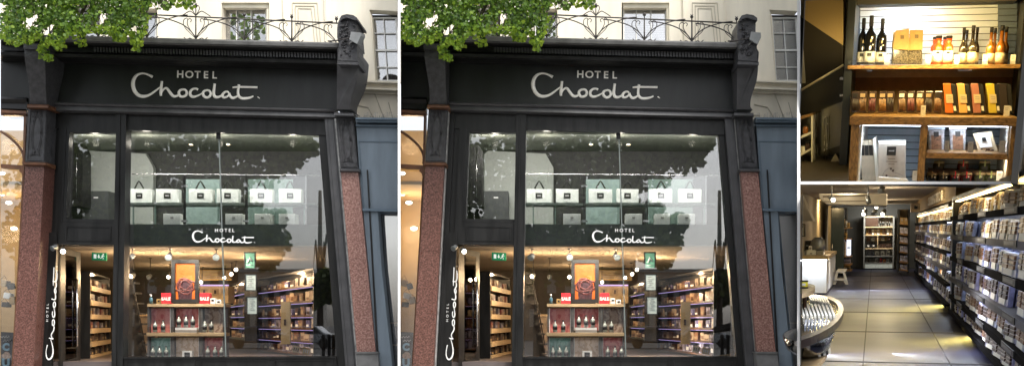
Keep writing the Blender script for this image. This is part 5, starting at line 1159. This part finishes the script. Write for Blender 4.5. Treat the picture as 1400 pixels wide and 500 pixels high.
spot4(94, 42, 19.5, 'lit spotlight in front of the left end of the air conditioner', True, 1.15, (.3, -.3, -1)); spot4(193, 42, 19.8, 'unlit grey spotlight in front of the air conditioner', False, 1, (.2, -.8, -.4))
for i, (x, y, lit, w) in enumerate([(232, 16, 0, 'top grey can of the ceiling cluster'), (229, 27, 0, 'second can of the ceiling cluster'), (237, 34, 1, 'bright can at the right of the ceiling cluster'), (224, 46, 1, 'bright can at the left of the ceiling cluster'), (221, 60, 1, 'lowest bright can of the ceiling cluster')]): spot4(x, y, 20.2+i*.9, w, lit, 1.1, ((-.4, -.5, -1), (.5, -.5, -1))[i % 2])
for x, w in ((185, 'small round lamp left above the back display'), (212, 'small dim lamp middle above the back display'), (237, 'small lamp right above the back display')): spot4(x, 79, 28, w, x != 212, 1.4, (-.3, -.5, -1))

# wall shelving along the right
XF = 1.2
def aisle_unit(lab, z0, z1, ys_, ytop, nm='wall_shelving'):
    t = T(nm, lab, 'shelving unit', 'black shelving units')
    m = B4.mb(); m.box(XW-.03, XW-.002, -1.38, ytop, z0, z1); t.part('back_panel', m, mat('violet_grey_back', (.12, .12, .18), .5))
    m = B4.mb(); m.box(XF+.02, XW-.03, -1.38, ytop+.05, z1, z1+.25); t.part('end_panel', m, BLACK)
    for i, y in enumerate(ys_):
        m = B4.mb(); m.box(XF-.01, XW-.03, y-.03, y, z0, z1-.003); m.box(XF-.018, XF-.011, y-.062, y+.01, z0, z1-.003); t.part('shelf', m, mat('matt_black_shelf', (.005, .005, .006), .9, spec=.03) if i not in (2, 4) else mat('silver_shelf', (.12, .12, .14), .7, spec=.15))
        if i: m = B4.mb(); m.box(XF+.03, XF+.07, y+.0, y+.0, 0, 0) if False else m.box(XF+.08, XF+.10, y-.040, y-.032, z0+.05, z1-.1); t.part('light_strip', m, LEDW)
    m = B4.mb(); m.box(XF-.0, XW-.03, ytop, ytop+.05, z0, z1-.003); t.part('canopy', m, BLACK)
    m = B4.mb(); m.box(XF+.05, XF+.12, ytop-.02, ytop-.003, z0, z1-.1); t.part('light_strip', m, LEDG, label='warm strip light under the canopy'); t.done()
YA = [-1.35, -1.1, -.81, -.48, -.14, .155]; YB_ = [-1.33, -.98, -.72, -.43, -.14, .11]
ZA0, ZA1, ZB0, ZB1 = 7.9, 17.9, 18.7, 33.5
aisle_unit('near black wall shelving of chocolate packs, closest to the viewer on the right', ZA0, ZA1, YA, .42)
aisle_unit('farther black wall shelving of chocolate packs, beneath the gold lettering', ZB0, ZB1, YB_, .34)
def pack_proto(style, h, L_, x=XF+.06):
    mats_ = {'dark': (mat('clear_violet_pack', (.24, .24, .42), .35, var=.4, spec=.4), CHOC, WHITE), 'mixed': (mat('clear_blue_pack', (.30, .34, .54), .35, var=.4, spec=.4), CHOCM, WHITE), 'cream': (mat('cream_pack', (.62, .56, .44), .35, var=.2), mat('gold_sweets', (.35, .22, .10), .4, var=.5, scale=30), WHITE)}[style]
    return mats_
def make_pack(style, h, L_, lab, grp, y, z, parts=True, x=XF+.06):
    a, b, c = pack_proto(style, h, L_); rs2 = random.Random(int(z*10)+int(y*100)); ln_ = .035
    t = T('chocolate_pack', lab, 'chocolate pack', grp)
    Tm = Matrix(((1, ln_*3, 0, 0), (0, 1, 0, 0), (0, 0, 1, 0), (0, 0, 0, 1)))
    def bx_(m, x0, x1, y0, y1, z0, z1): m.box(x0, x1, y0, y1, z0, z1, T=Matrix.Translation((x, y, z)) @ Tm)
    m = B4.mb(); bx_(m, 0, .05, .002, h, .03, L_*.9)
    for j in (1, 2): bx_(m, .05+j*.03, .07+j*.03, .002, h*.97, .03+.05*j, L_*.9)
    if parts: t.part('clear_box', m, a)
    else: M0 = m
    m2 = B4.mb() if parts else M0
    if not parts: m2.m = 1
    nr, nc = (3, 2)
    for r_ in range(nr):
        for c_ in range(nc):
            zz = .08+(L_*.9-.1)*(c_+.5)/nc-.02; yy = h*(.36+.62*(r_+.5)/nr)-.03; s_ = L_*.15
            bx_(m2, -.02, 0, yy, yy+h*.18, zz-s_, zz+s_)
    if parts: t.part('chocolates', m2, b, bevel=.006)
    m3 = B4.mb() if parts else M0
    if not parts: m3.m = 2
    bx_(m3, -.012, 0, h*.06, h*.33, L_*.22, L_*.72)
    if parts: t.part('label', m3, c)
    else: t.part('pack', M0, [a, b, c])
    return t.done()
def fill(ys_, hs, z0, z1, n, where, parts, styles, grp):
    w = (z1-z0)/n
    protos = {}; rs_ = random.Random(n)
    for ri, y in enumerate(ys_):
        for i in range(n):
            st = styles[ri][(i*5+ri) % len(styles[ri])]
            if (i+ri*2) % 7 == 6 and st == 'dark': st = 'mixed'
            lab = '%s pack, %s shelf from top of %s, %s from near end' % ({'dark': 'dark chocolate', 'mixed': 'milk chocolate', 'cream': 'pale wrapped'}[st], ORD[len(ys_)-1-ri], where, ORD[i])
            if ((i*7+ri*11) % 19) == 5 and parts: continue
            key = (st, ri, i % 3); jit = rs_.uniform(-.05, .05)
            if key in protos and rs_.random() < 2:
                p0, zz = protos[key]; bpy.context.view_layer.update() if False else None
                c2 = copy_tree(p0, B4.d((rs_.uniform(-.015, .02), 0, (z0+i*w)-zz+jit)), lab); c2.rotation_euler = (rs_.uniform(-.03, .03), rs_.uniform(-.05, .05), rs_.uniform(-.10, .10))
            else:
                protos[key] = (make_pack(st, hs[ri]*(1+.07*((i % 3)-1)), w, lab, grp, y+.001, z0+i*w, parts), z0+i*w)
stl = [['dark'], ['dark', 'dark', 'mixed'], ['dark'], ['mixed', 'dark'], ['cream', 'mixed'], ['cream']]
fill(YA, [.18, .20, .225, .235, .21, .19], 8.0, 17.8, 13, 'near right shelving', True, stl, 'packs on the near shelving')
fill(YB_, [.25, .20, .22, .22, .19, .18], 18.9, 33.2, 12, 'far right shelving', False, stl, 'packs on the far shelving')
# price rails
t = None
for y, nm in zip(YA[1:], ('lowest but one', 'third from the bottom', 'middle', 'second from the top', 'top')):
    for i, z in enumerate((9.6, 12.2, 15.2)):
        t = T('shelf_ticket', 'dark ticket, %s shelf edge of near shelving, %s from front' % (nm, ORD[i]), 'shelf ticket', 'shelf tickets')
        m = B4.mb(); m.box(XF-.03, XF-.019, y-.045, y+.015, z, z+.9); t.part('holder', m, mat('ticket_dark', (.02, .02, .022), .5)); m = B4.mb(); m.box(XF-.034, XF-.031, y-.03, y-.0, z+.1, z+.8); t.part('strip', m, mat('ticket_print', (.10, .10, .11), .5)); t.done()
# narrow rack at the end of the aisle
t = T('end_rack', 'narrow tall wooden rack of magazines between the back display and the far shelving', 'rack')
m = B4.mb(); b4(m, 274, 72, 279, 243, 33.9, .8); t.part('side_board', m, BLACK); m = B4.mb(); b4(m, 302, 72, 307, 246, 33.9, .8); t.part('side_board', m, BLACK)
for y in (112, 140, 164, 190, 216, 238): m = B4.mb(); p4(m, [(279, y-4), (302, y), (302, y+4), (279, y)], 33.8, .5); t.part('shelf', m, WOODG)
m = B4.mb(); b4(m, 279, 72, 302, 240, 34.6, .05); t.part('back_panel', m, mat('end_rack_back', (.25, .18, .09), .6)); t.done()
for i, y in enumerate((93, 120, 146, 171, 197, 222)):
    for j in range(2):
        x = 281+j*11; t = T('leaflet', 'pale leaflet on narrow end rack, %s row from top, %s one' % (ORD[i], ['left', 'right'][j]), 'leaflet', 'leaflets on the end rack')
        m = B4.mb(); p4(m, [(x, y+j), (x+9, y+1.5+j), (x+10, y+18+j), (x+1, y+16+j)], 33.95, .1); t.part('sheet', m, mat('leaflet_lilac', (.55, .53, .62), .5) if i > 0 else KRAFT); m = B4.mb(); p4(m, [(x+3, y+5), (x+7, y+5.6), (x+7.4, y+11), (x+3.4, y+10.5)], 33.93, .03); t.part('picture', m, GREYL); t.done()
# gold lettering on the bulkhead
t = T('wall_lettering', 'gold capital letters reading SELECTOR on the bulkhead above the far right shelving', 'wall lettering')
m = MB(); ex, ey, ez = B4.e
o_ = B4.w((1.28, .53, 24.2)); Mx = Matrix(((-ez.x, ey.x, -ex.x, o_.x), (-ez.y, ey.y, -ex.y, o_.y), (-ez.z, ey.z, -ex.z, o_.z), (0, 0, 0, 1)))
m.text('SELECTOR', .40, Mx, .03, 'CENTER', 4.6, .008, 1.05); t.part('lettering', m, mat('gold_letters', (.80, .74, .62), .5, 0)); t.done()
t = T('bulkhead', 'ochre bulkhead carrying the gold lettering', 'bulkhead'); m = B4.mb(); m.box(1.30, XW-.002, .46, YC-.002, 18.5, 34); t.part('board', m, mat('bulkhead_ochre', (.26, .17, .07), .7)); t.done()
t = T('icon_box', 'cream box with black emblem on top of the far end of the shelving', 'box'); m = B4.mb(); b4(m, 311, 55, 336, 79, 27, .5); t.part('box', m, WOODL); m = B4.mb(); p4(m, [(320, 63), (323, 61), (325, 64), (329, 62), (329, 71), (320, 71)], 26.9, .08); t.part('emblem', m, BLACKL); t.done()

# round tiered table at the lower left (cut off by the party wall)
t = T('tiered_table', 'dark rimmed oval glass display table at the lower left, loaded with white bars', 'table')
YT = -.815; zc, rz, rx, xo = 10.0, 2.75, .40, B4.at(*q4(6, 360), 10).x
def oval(sc=1.0, n=40, y=YT):
    pts = []
    for i in range(n):
        a = 2*math.pi*i/n; z = zc+rz*sc*math.sin(a); x = xo+rx*sc*math.cos(a); x = max(x, sl*z+.004); pts.append(Vector((x, y, z)))
    return pts
def band(mb, y0, y1, s0, s1, n=40):
    a, b, c, d_ = oval(s1, n, y0), oval(s1, n, y1), oval(s0, n, y1), oval(s0, n, y0)
    I = [[mb.av(p) for p in r_] for r_ in (a, b, c, d_)]
    for i in range(n):
        j = (i+1) % n
        for k in range(4): mb.af((I[k][i], I[k][j], I[(k+1) % 4][j], I[(k+1) % 4][i]))
m = B4.mb(); band(m, YT-.05, YT+.012, .88, 1.0); t.part('rim', m, mat('black_lacquer_rim', (.012, .007, .005), .3))
m = B4.mb(); m.prism(oval(.88, 40, YT-.02), (0, .008, 0)); t.part('glass_top', m, mat('dark_table_glass', (.015, .015, .018), .08, spec=.9))
m = B4.mb(); p_ = [Vector((x_, -1.22, z_)) for x_, z_ in [(max(xo+.26*math.cos(a), sl*(zc+1.7*math.sin(a))+.004), zc+1.7*math.sin(a)) for a in [2*math.pi*i/30 for i in range(30)]]]; m.prism(p_, (0, .04, 0)); t.part('lower_tier', m, WOODL)
m = B4.mb(); m.tube([(xo+.12, -1.5, zc), (xo+.12, YT-.05, zc)], .04, 8); t.part('column', m, WOODD); t.done()
ht = lambda x, y, yy=YT-.01: B4.hit(*q4(x, y), 1, yy)
for i in range(9):
    t = T('chocolate_bar', 'long white wrapped bar on the glass table, front row, %s from the left' % ORD[i], 'chocolate bar', 'white bars on the table'); x = 12+i*10.5; x2 = x-4-i*.1; y0, y1 = 334+i*.9, 370+i*.2
    m = B4.mb(); m.prism([ht(x2+2-9+(9 if x < 14 else 2), y0), ht(x2+5-3, y0), ht(x+9, y1), ht(x+3.6, y1)], (0, .03, 0)); t.part('wrapper', m, WHITE); m = B4.mb(); m.prism([ht(x+2.6, y1-9, YT+.021), ht(x+6.4, y1-9, YT+.021), ht(x+7.3, y1-3, YT+.021), ht(x+3.2, y1-3, YT+.021)], (0, .002, 0)); t.part('band', m, GREYL); t.done()
for i in range(8):
    t = T('chocolate_bar', 'short white wrapped bar on the glass table, rear row, %s from the left' % ORD[i], 'chocolate bar', 'white bars on the table'); x = 34+i*7; y0, y1 = 306+i*1.6, 326+i*1.4
    m = B4.mb(); m.prism([ht(x-7, y0), ht(x-2.5, y0), ht(x+6, y1), ht(x+1.6, y1)], (0, .03, 0)); t.part('wrapper', m, WHITE); m = B4.mb(); m.prism([ht(x-.6, y1-8, YT+.021), ht(x+1.8, y1-8, YT+.021), ht(x+3.5, y1-4, YT+.021), ht(x+.8, y1-4, YT+.021)], (0, .002, 0)); t.part('band', m, GREYL); t.done()
for i in range(7):
    t = T('dark_sachet', 'slim dark grey sachet behind the table edge, %s from the left' % ORD[i], 'sachet', 'grey sachets on the table'); x = 22+i*9; m = B4.mb(); m.prism([ht(x, 378), ht(x+5, 378), ht(x+2, 396), ht(x-3, 396)], (0, .02, 0)); t.part('wrapper', m, mat('slate_sachet', (.22, .25, .32), .35)); m = B4.mb(); m.prism([ht(x+1, 382, YT+.011), ht(x+3, 382, YT+.011), ht(x+2, 388, YT+.011), ht(x, 388, YT+.011)], (0, .002, 0)); t.part('label', m, WHITE); t.done()
t = T('cake_stand', 'round wooden tier standing on the glass table at the left edge', 'stand'); m = B4.mb(); xs_ = B4.at(*q4(9.5, 300), 10.5).x
c_ = B4.at(*q4(12, 305), 10.6); pts = [Vector((max(c_.x+.125*math.cos(a), sl*(c_.z+.9*math.sin(a))+.004), c_.y+.02, c_.z+.9*math.sin(a))) for a in [2*math.pi*i/26 for i in range(26)]]
m.prism(pts, (0, .045, 0)); t.part('tier', m, WOODL); m = B4.mb(); m.tube([(c_.x+.03, YT, c_.z), (c_.x+.03, c_.y+.02, c_.z)], .02, 8); t.part('stem', m, WOODD); t.done()
for i, (y, c) in enumerate([(301, mat('tin_lime', (.55, .72, .05), .4)), (283, mat('tin_yellow', (.75, .70, .05), .4))]):
    t = T('round_tin', ['lime green tin with white label on the wooden tier', 'yellow tin with black lid stacked on the lime green tin'][i], 'tin', 'stacked tins'); a = B4.at(*q4(18, y), 10.6)
    m = B4.mb(); m.lathe(a, [(.04, 0), (.041, .004), (.041, .05)], 14, SW); t.part('body', m, c); m = B4.mb(); m.lathe(a, [(.043, .05), (.043, .064)], 14, SW); t.part('lid', m, BLACKL); m = B4.mb(); m.box(a.x-.018, a.x+.018, a.y+.012, a.y+.036, a.z-.043, a.z-.03); t.part('label', m, WHITE); t.done()
t = T('glass_bowl', 'large glass bowl of foil packets on the lower tier of the table', 'bowl'); a = Vector((xo+.1, -1.18, 9.8)); m = B4.mb(); m.lathe(a, [(.10, 0), (.20, .08), (.235, .2), (.225, .2), (.19, .085), (.09, .01)], 22, SW @ Matrix.Diagonal((1, 3, 1, 1))); t.part('bowl', m, glass('bowl_glass', .25, (.8, .85, .85), .02))
m = B4.mb(); rs = random.Random(4)
for i in range(16): p_ = a+Vector((rs.uniform(-.12, .14), rs.uniform(.03, .16), rs.uniform(-.4, .4))); m.box(p_.x, p_.x+.07, p_.y, p_.y+.03, p_.z, p_.z+.3)
t.part('packets', m, mat('foil_packet', (.45, .47, .52), .3, .3, var=.4)); t.done()
t = T('striped_packets', 'black and white striped packets on the lower wooden tier', 'packets'); m = B4.mb()
for i in range(5): m.m = i % 2; m.prism([ht(56+i*7, 462-i*2, -1.17), ht(62+i*7, 461-i*2, -1.17), ht(64+i*7, 474-i*2, -1.17), ht(58+i*7, 475-i*2, -1.17)], (0, .02, 0))
t.part('packets', m, [WHITE, BLACKL]); t.done()
# lamps and added fills of the aisle
for z, x, pw in ((20.5, -.5, 30), (20.5, .55, 40), (24, 0, 45), (28, -.6, 40), (30, .4, 45), (34, 0, 30)):
    B4.light('ceiling_lamp', (x, YC-.06, z), .15, .15, pw*.24, (1, .84, .62), (.08 if x >= 0 else -.25, -1, .1))
B4.light('wall_wash_lamp', (-1.2, YC-.1, 31.5), .1, .1, 45, (1, .72, .35), (-1, -.8, .3))
for (z0, z1, ys_) in ((ZA0+.3, ZA1, YA[1:]+[.42]), (ZB0, ZB1, YB_[1:]+[.34])):
    for y in ys_: B4.light('shelf_lamp', (XF+.03, y-.048, (z0+z1)/2), .02, (z1-z0)*.95, 50 if y < .1 else 105, (.80, .86, 1) if y < .1 else (1, .88, .66), (.35, -1, 0))
B4.light('plinth_glow_lamp', (XF+.02, -1.41, 15), .05, 7, 110, (1, .78, .22), (-.6, -1, 0)); B4.light('plinth_glow_lamp', (XF-.0, -1.40, 21), .05, 6, 120, (1, .78, .22), (-.6, -1, 0))
B4.light('display_lamp', (B4.at(*q4(223, 160), zb-.4).x, .55, zb-.6), .8, .1, 55, (1, .93, .8), (0, -1, .9))
B4.light('counter_glow_lamp', (B4.at(*q4(45, 212), 23.8).x, B4.at(*q4(45, 214), 23.8).y, 23.7), .6, .05, 8, (.75, .85, 1), (0, -1, .3))
for z, x in ((19.5, -.6), (23, .3), (28, -.3), (33, .4)): point('added_ceiling_fill', B4.w((x, .45, z)), 20, (1, .82, .56), .04)  # uplights added to lighten the ceiling
B4.light('added_bulkhead_fill', (.9, .5, 21.5), .1, 4, 24, (1, .76, .38), (1, .25, .05))  # warm fill added to wash the bulkhead behind the letters
B4.light('added_table_fill', (-.2, .05, 9.6), .5, .8, 11, (.9, .95, 1), (-.1, -1, .1))  # fill light added above the table to whiten the bars

# ------------------------------------------------------------------ street, and what the windows reflect from behind the viewer
m = MB(); m.box(-400, 400, -400, 400, -.3, 0); struct('ground', m, ASPH)
m = MB(); m.box(-60, 60, 6.5, 16.3, -.12, .12); struct('pavement', m, PAVE)
m = MB(); m.box(-60, 60, -14.5, -8, -.12, .12); struct('far_pavement', m, PAVE)
def leafball(mb, blobs, n, s, rs):
    for _ in range(n):
        c, r = rs.choice(blobs)
        d = Vector((rs.gauss(0, 1), rs.gauss(0, 1), rs.gauss(0, 1))).normalized()*r*(rs.random()**.35)
        leaf(mb, Vector(c)+d, s*rs.uniform(.7, 1.3), rs)
def PR_(px, py, Yv):    # where a thing must stand so that the window plane mirrors it there
    p = P(px, py, Yv); return Vector((p.x, 2*YF-Yv, p.z))
def street_tree(pxl, crown, Yv, lab, n, s):
    rs = random.Random(int(pxl*7)); t = T('plane_tree', lab, 'tree', 'trees across the street')
    bl = [(PR_(x, y, Yv)+Vector((0, rs.uniform(-1.5, 1.5), 0)), r/F*Yv) for x, y, r in crown]
    m = MB(); leafball(m, bl, n, s, rs); t.part('crown', m, LEAFD)
    b = PR_(pxl, 440, Yv); b.z = 0; top = PR_(pxl, 260, Yv); m = MB(); m.tube([b, Vector((b.x, b.y, 3)), top], [.28, .22, .12], 8)
    for x, y, r in crown[:5]: q = PR_(x, y, Yv); m.tube([Vector((b.x, b.y, 3.2)), (top+q)/2, q], [.13, .08, .03], 5)
    t.part('trunk', m, BARK); t.done()
for k in (0, 1):
    d = k*PITCH
    cr = [(170, 200, 55), (220, 190, 55), (280, 180, 55), (330, 185, 40), (150, 270, 40), (200, 215, 50), (245, 285, 45), (290, 255, 40), (120, 340, 45), (170, 365, 40), (230, 355, 35), (280, 345, 30), (90, 240, 40), (200, 150, 60), (260, 120, 60), (330, 130, 60), (370, 180, 42), (390, 205, 30), (345, 215, 40), (300, 230, 45), (250, 240, 50), (200, 260, 55), (140, 230, 60), (120, 290, 50), (180, 310, 45), (240, 300, 45), (300, 290, 34), (340, 300, 30), (365, 325, 26), (385, 300, 12), (352, 345, 22), (330, 330, 26), (100, 180, 60), (60, 240, 60), (60, 320, 40), (412, 195, 14), (395, 180, 26)]
    street_tree(190+d, [(x+d, y, r) for x, y, r in cr], 45, 'big plane tree mirrored in the %s shop window' % ['left', 'right'][k], 14000, .24)
    street_tree(437+d, [(437+d, 385, 18), (425+d, 395, 14), (448+d, 400, 14), (455+d, 380, 16), (433+d, 408, 10)], 75, 'small far street tree mirrored low in the %s shop window' % ['left', 'right'][k], 1500, .35)
    t = T('terrace_house', 'white terraced house across the street mirrored low in the %s shop window' % ['left', 'right'][k], 'house', 'houses across the street')
    m = MB(); Yv = 92
    a, b = PR_(325+d, 372, Yv), PR_(425+d, 440, Yv); m.box(a.x, b.x, a.y-6, a.y, 0, a.z); t.part('wall', m, mat('grey_street_stucco', (.30, .29, .27), .8))
    m = MB(); m.box(a.x-.2, b.x+.2, a.y-6.2, a.y+.2, a.z, a.z+.3); t.part('roof', m, STEELD)
    for i in range(6):
        for j in range(2):
            x = a.x+.5+i*1.08; z = 1.2+j*2.3; m = MB(); m.box(x, x+.55, a.y+.005, a.y+.04, z, z+1.3); t.part('window', m, BLACKL)
    t.done()
    t = T('brick_terrace', 'dark brick terrace across the street mirrored low in the %s shop window' % ['left', 'right'][k], 'building', 'brick terraces across the street')
    a, b = PR_(20+d, 318, Yv), PR_(322+d, 440, Yv); m = MB(); m.box(a.x, b.x, a.y-6, a.y, 0, a.z); t.part('wall', m, mat('dark_brick', (.06, .04, .03), .85, var=.3))
    for i in range(12):
        for j in range(2): x = a.x+.7+i*1.6; z = 1.2+j*3; m = MB(); m.box(x, x+.8, a.y+.005, a.y+.04, z, z+1.6); t.part('window', m, STEELD)
    t.done()
    for i, (x, col) in enumerate([(415, (.35, .37, .4)), (352, (.05, .06, .09))]):
        t = T('parked_car', '%s parked car across the street mirrored in the %s shop window' % (['silver', 'dark blue'][i], ['left', 'right'][k]), 'car', 'parked cars'); Yv = 62
        c = PR_(x+d, 440, Yv); c.z = 0; cm = mat('car_paint_%d' % i, col, .25, .3, coat=.5); X = c.x; Y = c.y
        m = MB(); m.prism([(X-1.9, Y, .35), (X-1.95, Y, .75), (X-1.2, Y, .88), (X-.75, Y, 1.35), (X+.7, Y, 1.38), (X+1.25, Y, .92), (X+1.95, Y, .8), (X+1.95, Y, .35)], (0, -1.6, 0)); t.part('body', m, cm, bevel=.05)
        m = MB(); m.prism([(X-1.05, Y+.01, .9), (X-.68, Y+.01, 1.28), (X+.62, Y+.01, 1.3), (X+1.05, Y+.01, .92)], (0, -.02, 0)); t.part('side_window', m, BLACKL)
        for s_ in (-1.2, 1.2): m = MB(); m.lathe((X+s_, Y+.03, .33), [(.33, 0), (.33, .2)], 16, Matrix.Rotation(R(90), 4, 'X')); t.part('wheel', m, BLACKL)
        t.done()
    for i, x in enumerate((441, 449, 455)):
        t = T('bollard', 'black street bollard, %s of three mirrored in the %s shop window' % (ORD[i], ['left', 'right'][k]), 'bollard', 'street bollards'); c = PR_(x+d, 440, 40); m = MB(); m.lathe((c.x, c.y, .13), [(.09, 0), (.07, .1), (.065, .85), (.09, .88), (.06, 1.0)], 12); t.part('post', m, BLACK); t.done()

# ------------------------------------------------------------------ sky and sun
w = bpy.data.worlds.new('World'); SC.world = w; w.use_nodes = True; nt = w.node_tree; nt.nodes.clear()
sky = nd(nt, 'ShaderNodeTexSky', sky_type='NISHITA'); sky.sun_disc = False
EL, AZ = 52, 150       # azimuth measured clockwise from +Y
sky.sun_elevation = R(EL); sky.sun_rotation = R(AZ); sky.dust_density = 3; sky.air_density = 1
hs = nd(nt, 'ShaderNodeHueSaturation'); hs.inputs['Saturation'].default_value = .28
tc = nd(nt, 'ShaderNodeTexCoord'); nz = nd(nt, 'ShaderNodeTexNoise'); nz.inputs['Scale'].default_value = 2.6; nz.inputs['Detail'].default_value = 6
mp = nd(nt, 'ShaderNodeMapping'); mp.inputs['Scale'].default_value = (1, 1, 3)
mr = nd(nt, 'ShaderNodeMapRange'); mr.inputs['From Min'].default_value = .3; mr.inputs['From Max'].default_value = .7; mr.inputs['To Min'].default_value = .75; mr.inputs['To Max'].default_value = 1.2
mu = nd(nt, 'ShaderNodeMix', data_type='RGBA', blend_type='MULTIPLY'); mu.inputs['Factor'].default_value = 1
bg = nd(nt, 'ShaderNodeBackground'); bg.inputs['Strength'].default_value = .15; ow = nd(nt, 'ShaderNodeOutputWorld')
nt.links.new(sky.outputs[0], hs.inputs['Color']); nt.links.new(tc.outputs['Generated'], mp.inputs['Vector']); nt.links.new(mp.outputs[0], nz.inputs['Vector']); nt.links.new(nz.outputs['Fac'], mr.inputs['Value'])
nt.links.new(hs.outputs[0], mu.inputs['A']); nt.links.new(mr.outputs[0], mu.inputs['B']); nt.links.new(mu.outputs['Result'], bg.inputs['Color']); nt.links.new(bg.outputs[0], ow.inputs[0])
sun = bpy.data.lights.new('sun', 'SUN'); sun.energy = 1.5; sun.angle = R(12); sun.color = (1, .96, .9)
so = bpy.data.objects.new('sun', sun); COL.objects.link(so)
dirv = Vector((math.sin(R(AZ))*math.cos(R(EL)), math.cos(R(AZ))*math.cos(R(EL)), math.sin(R(EL))))
so.rotation_euler = (-dirv).to_track_quat('-Z', 'Y').to_euler(); so.location = dirv*50
# camera: level, shifted lens
cd = bpy.data.cameras.new('camera'); cam = bpy.data.objects.new('camera', cd); COL.objects.link(cam); SC.camera = cam
cam.location = (0, 0, EYE); cam.rotation_euler = (R(90), 0, 0); cd.sensor_width = 36; cd.lens = 36.0; cd.clip_end = 2000
cd.shift_x = -(CX-700)/1400; cd.shift_y = (CY-250)/1400
SC.view_settings.view_transform = 'Standard'; SC.view_settings.look = 'None'; SC.view_settings.exposure = 1.03; SC.view_settings.gamma = 1
SC.render.engine = 'CYCLES'; SC.cycles.use_denoising = True; SC.cycles.max_bounces = 8; SC.cycles.transparent_max_bounces = 16; SC.cycles.use_adaptive_sampling = True
SC.cycles.sample_clamp_indirect = 6; SC.cycles.caustics_reflective = False; SC.cycles.caustics_refractive = False
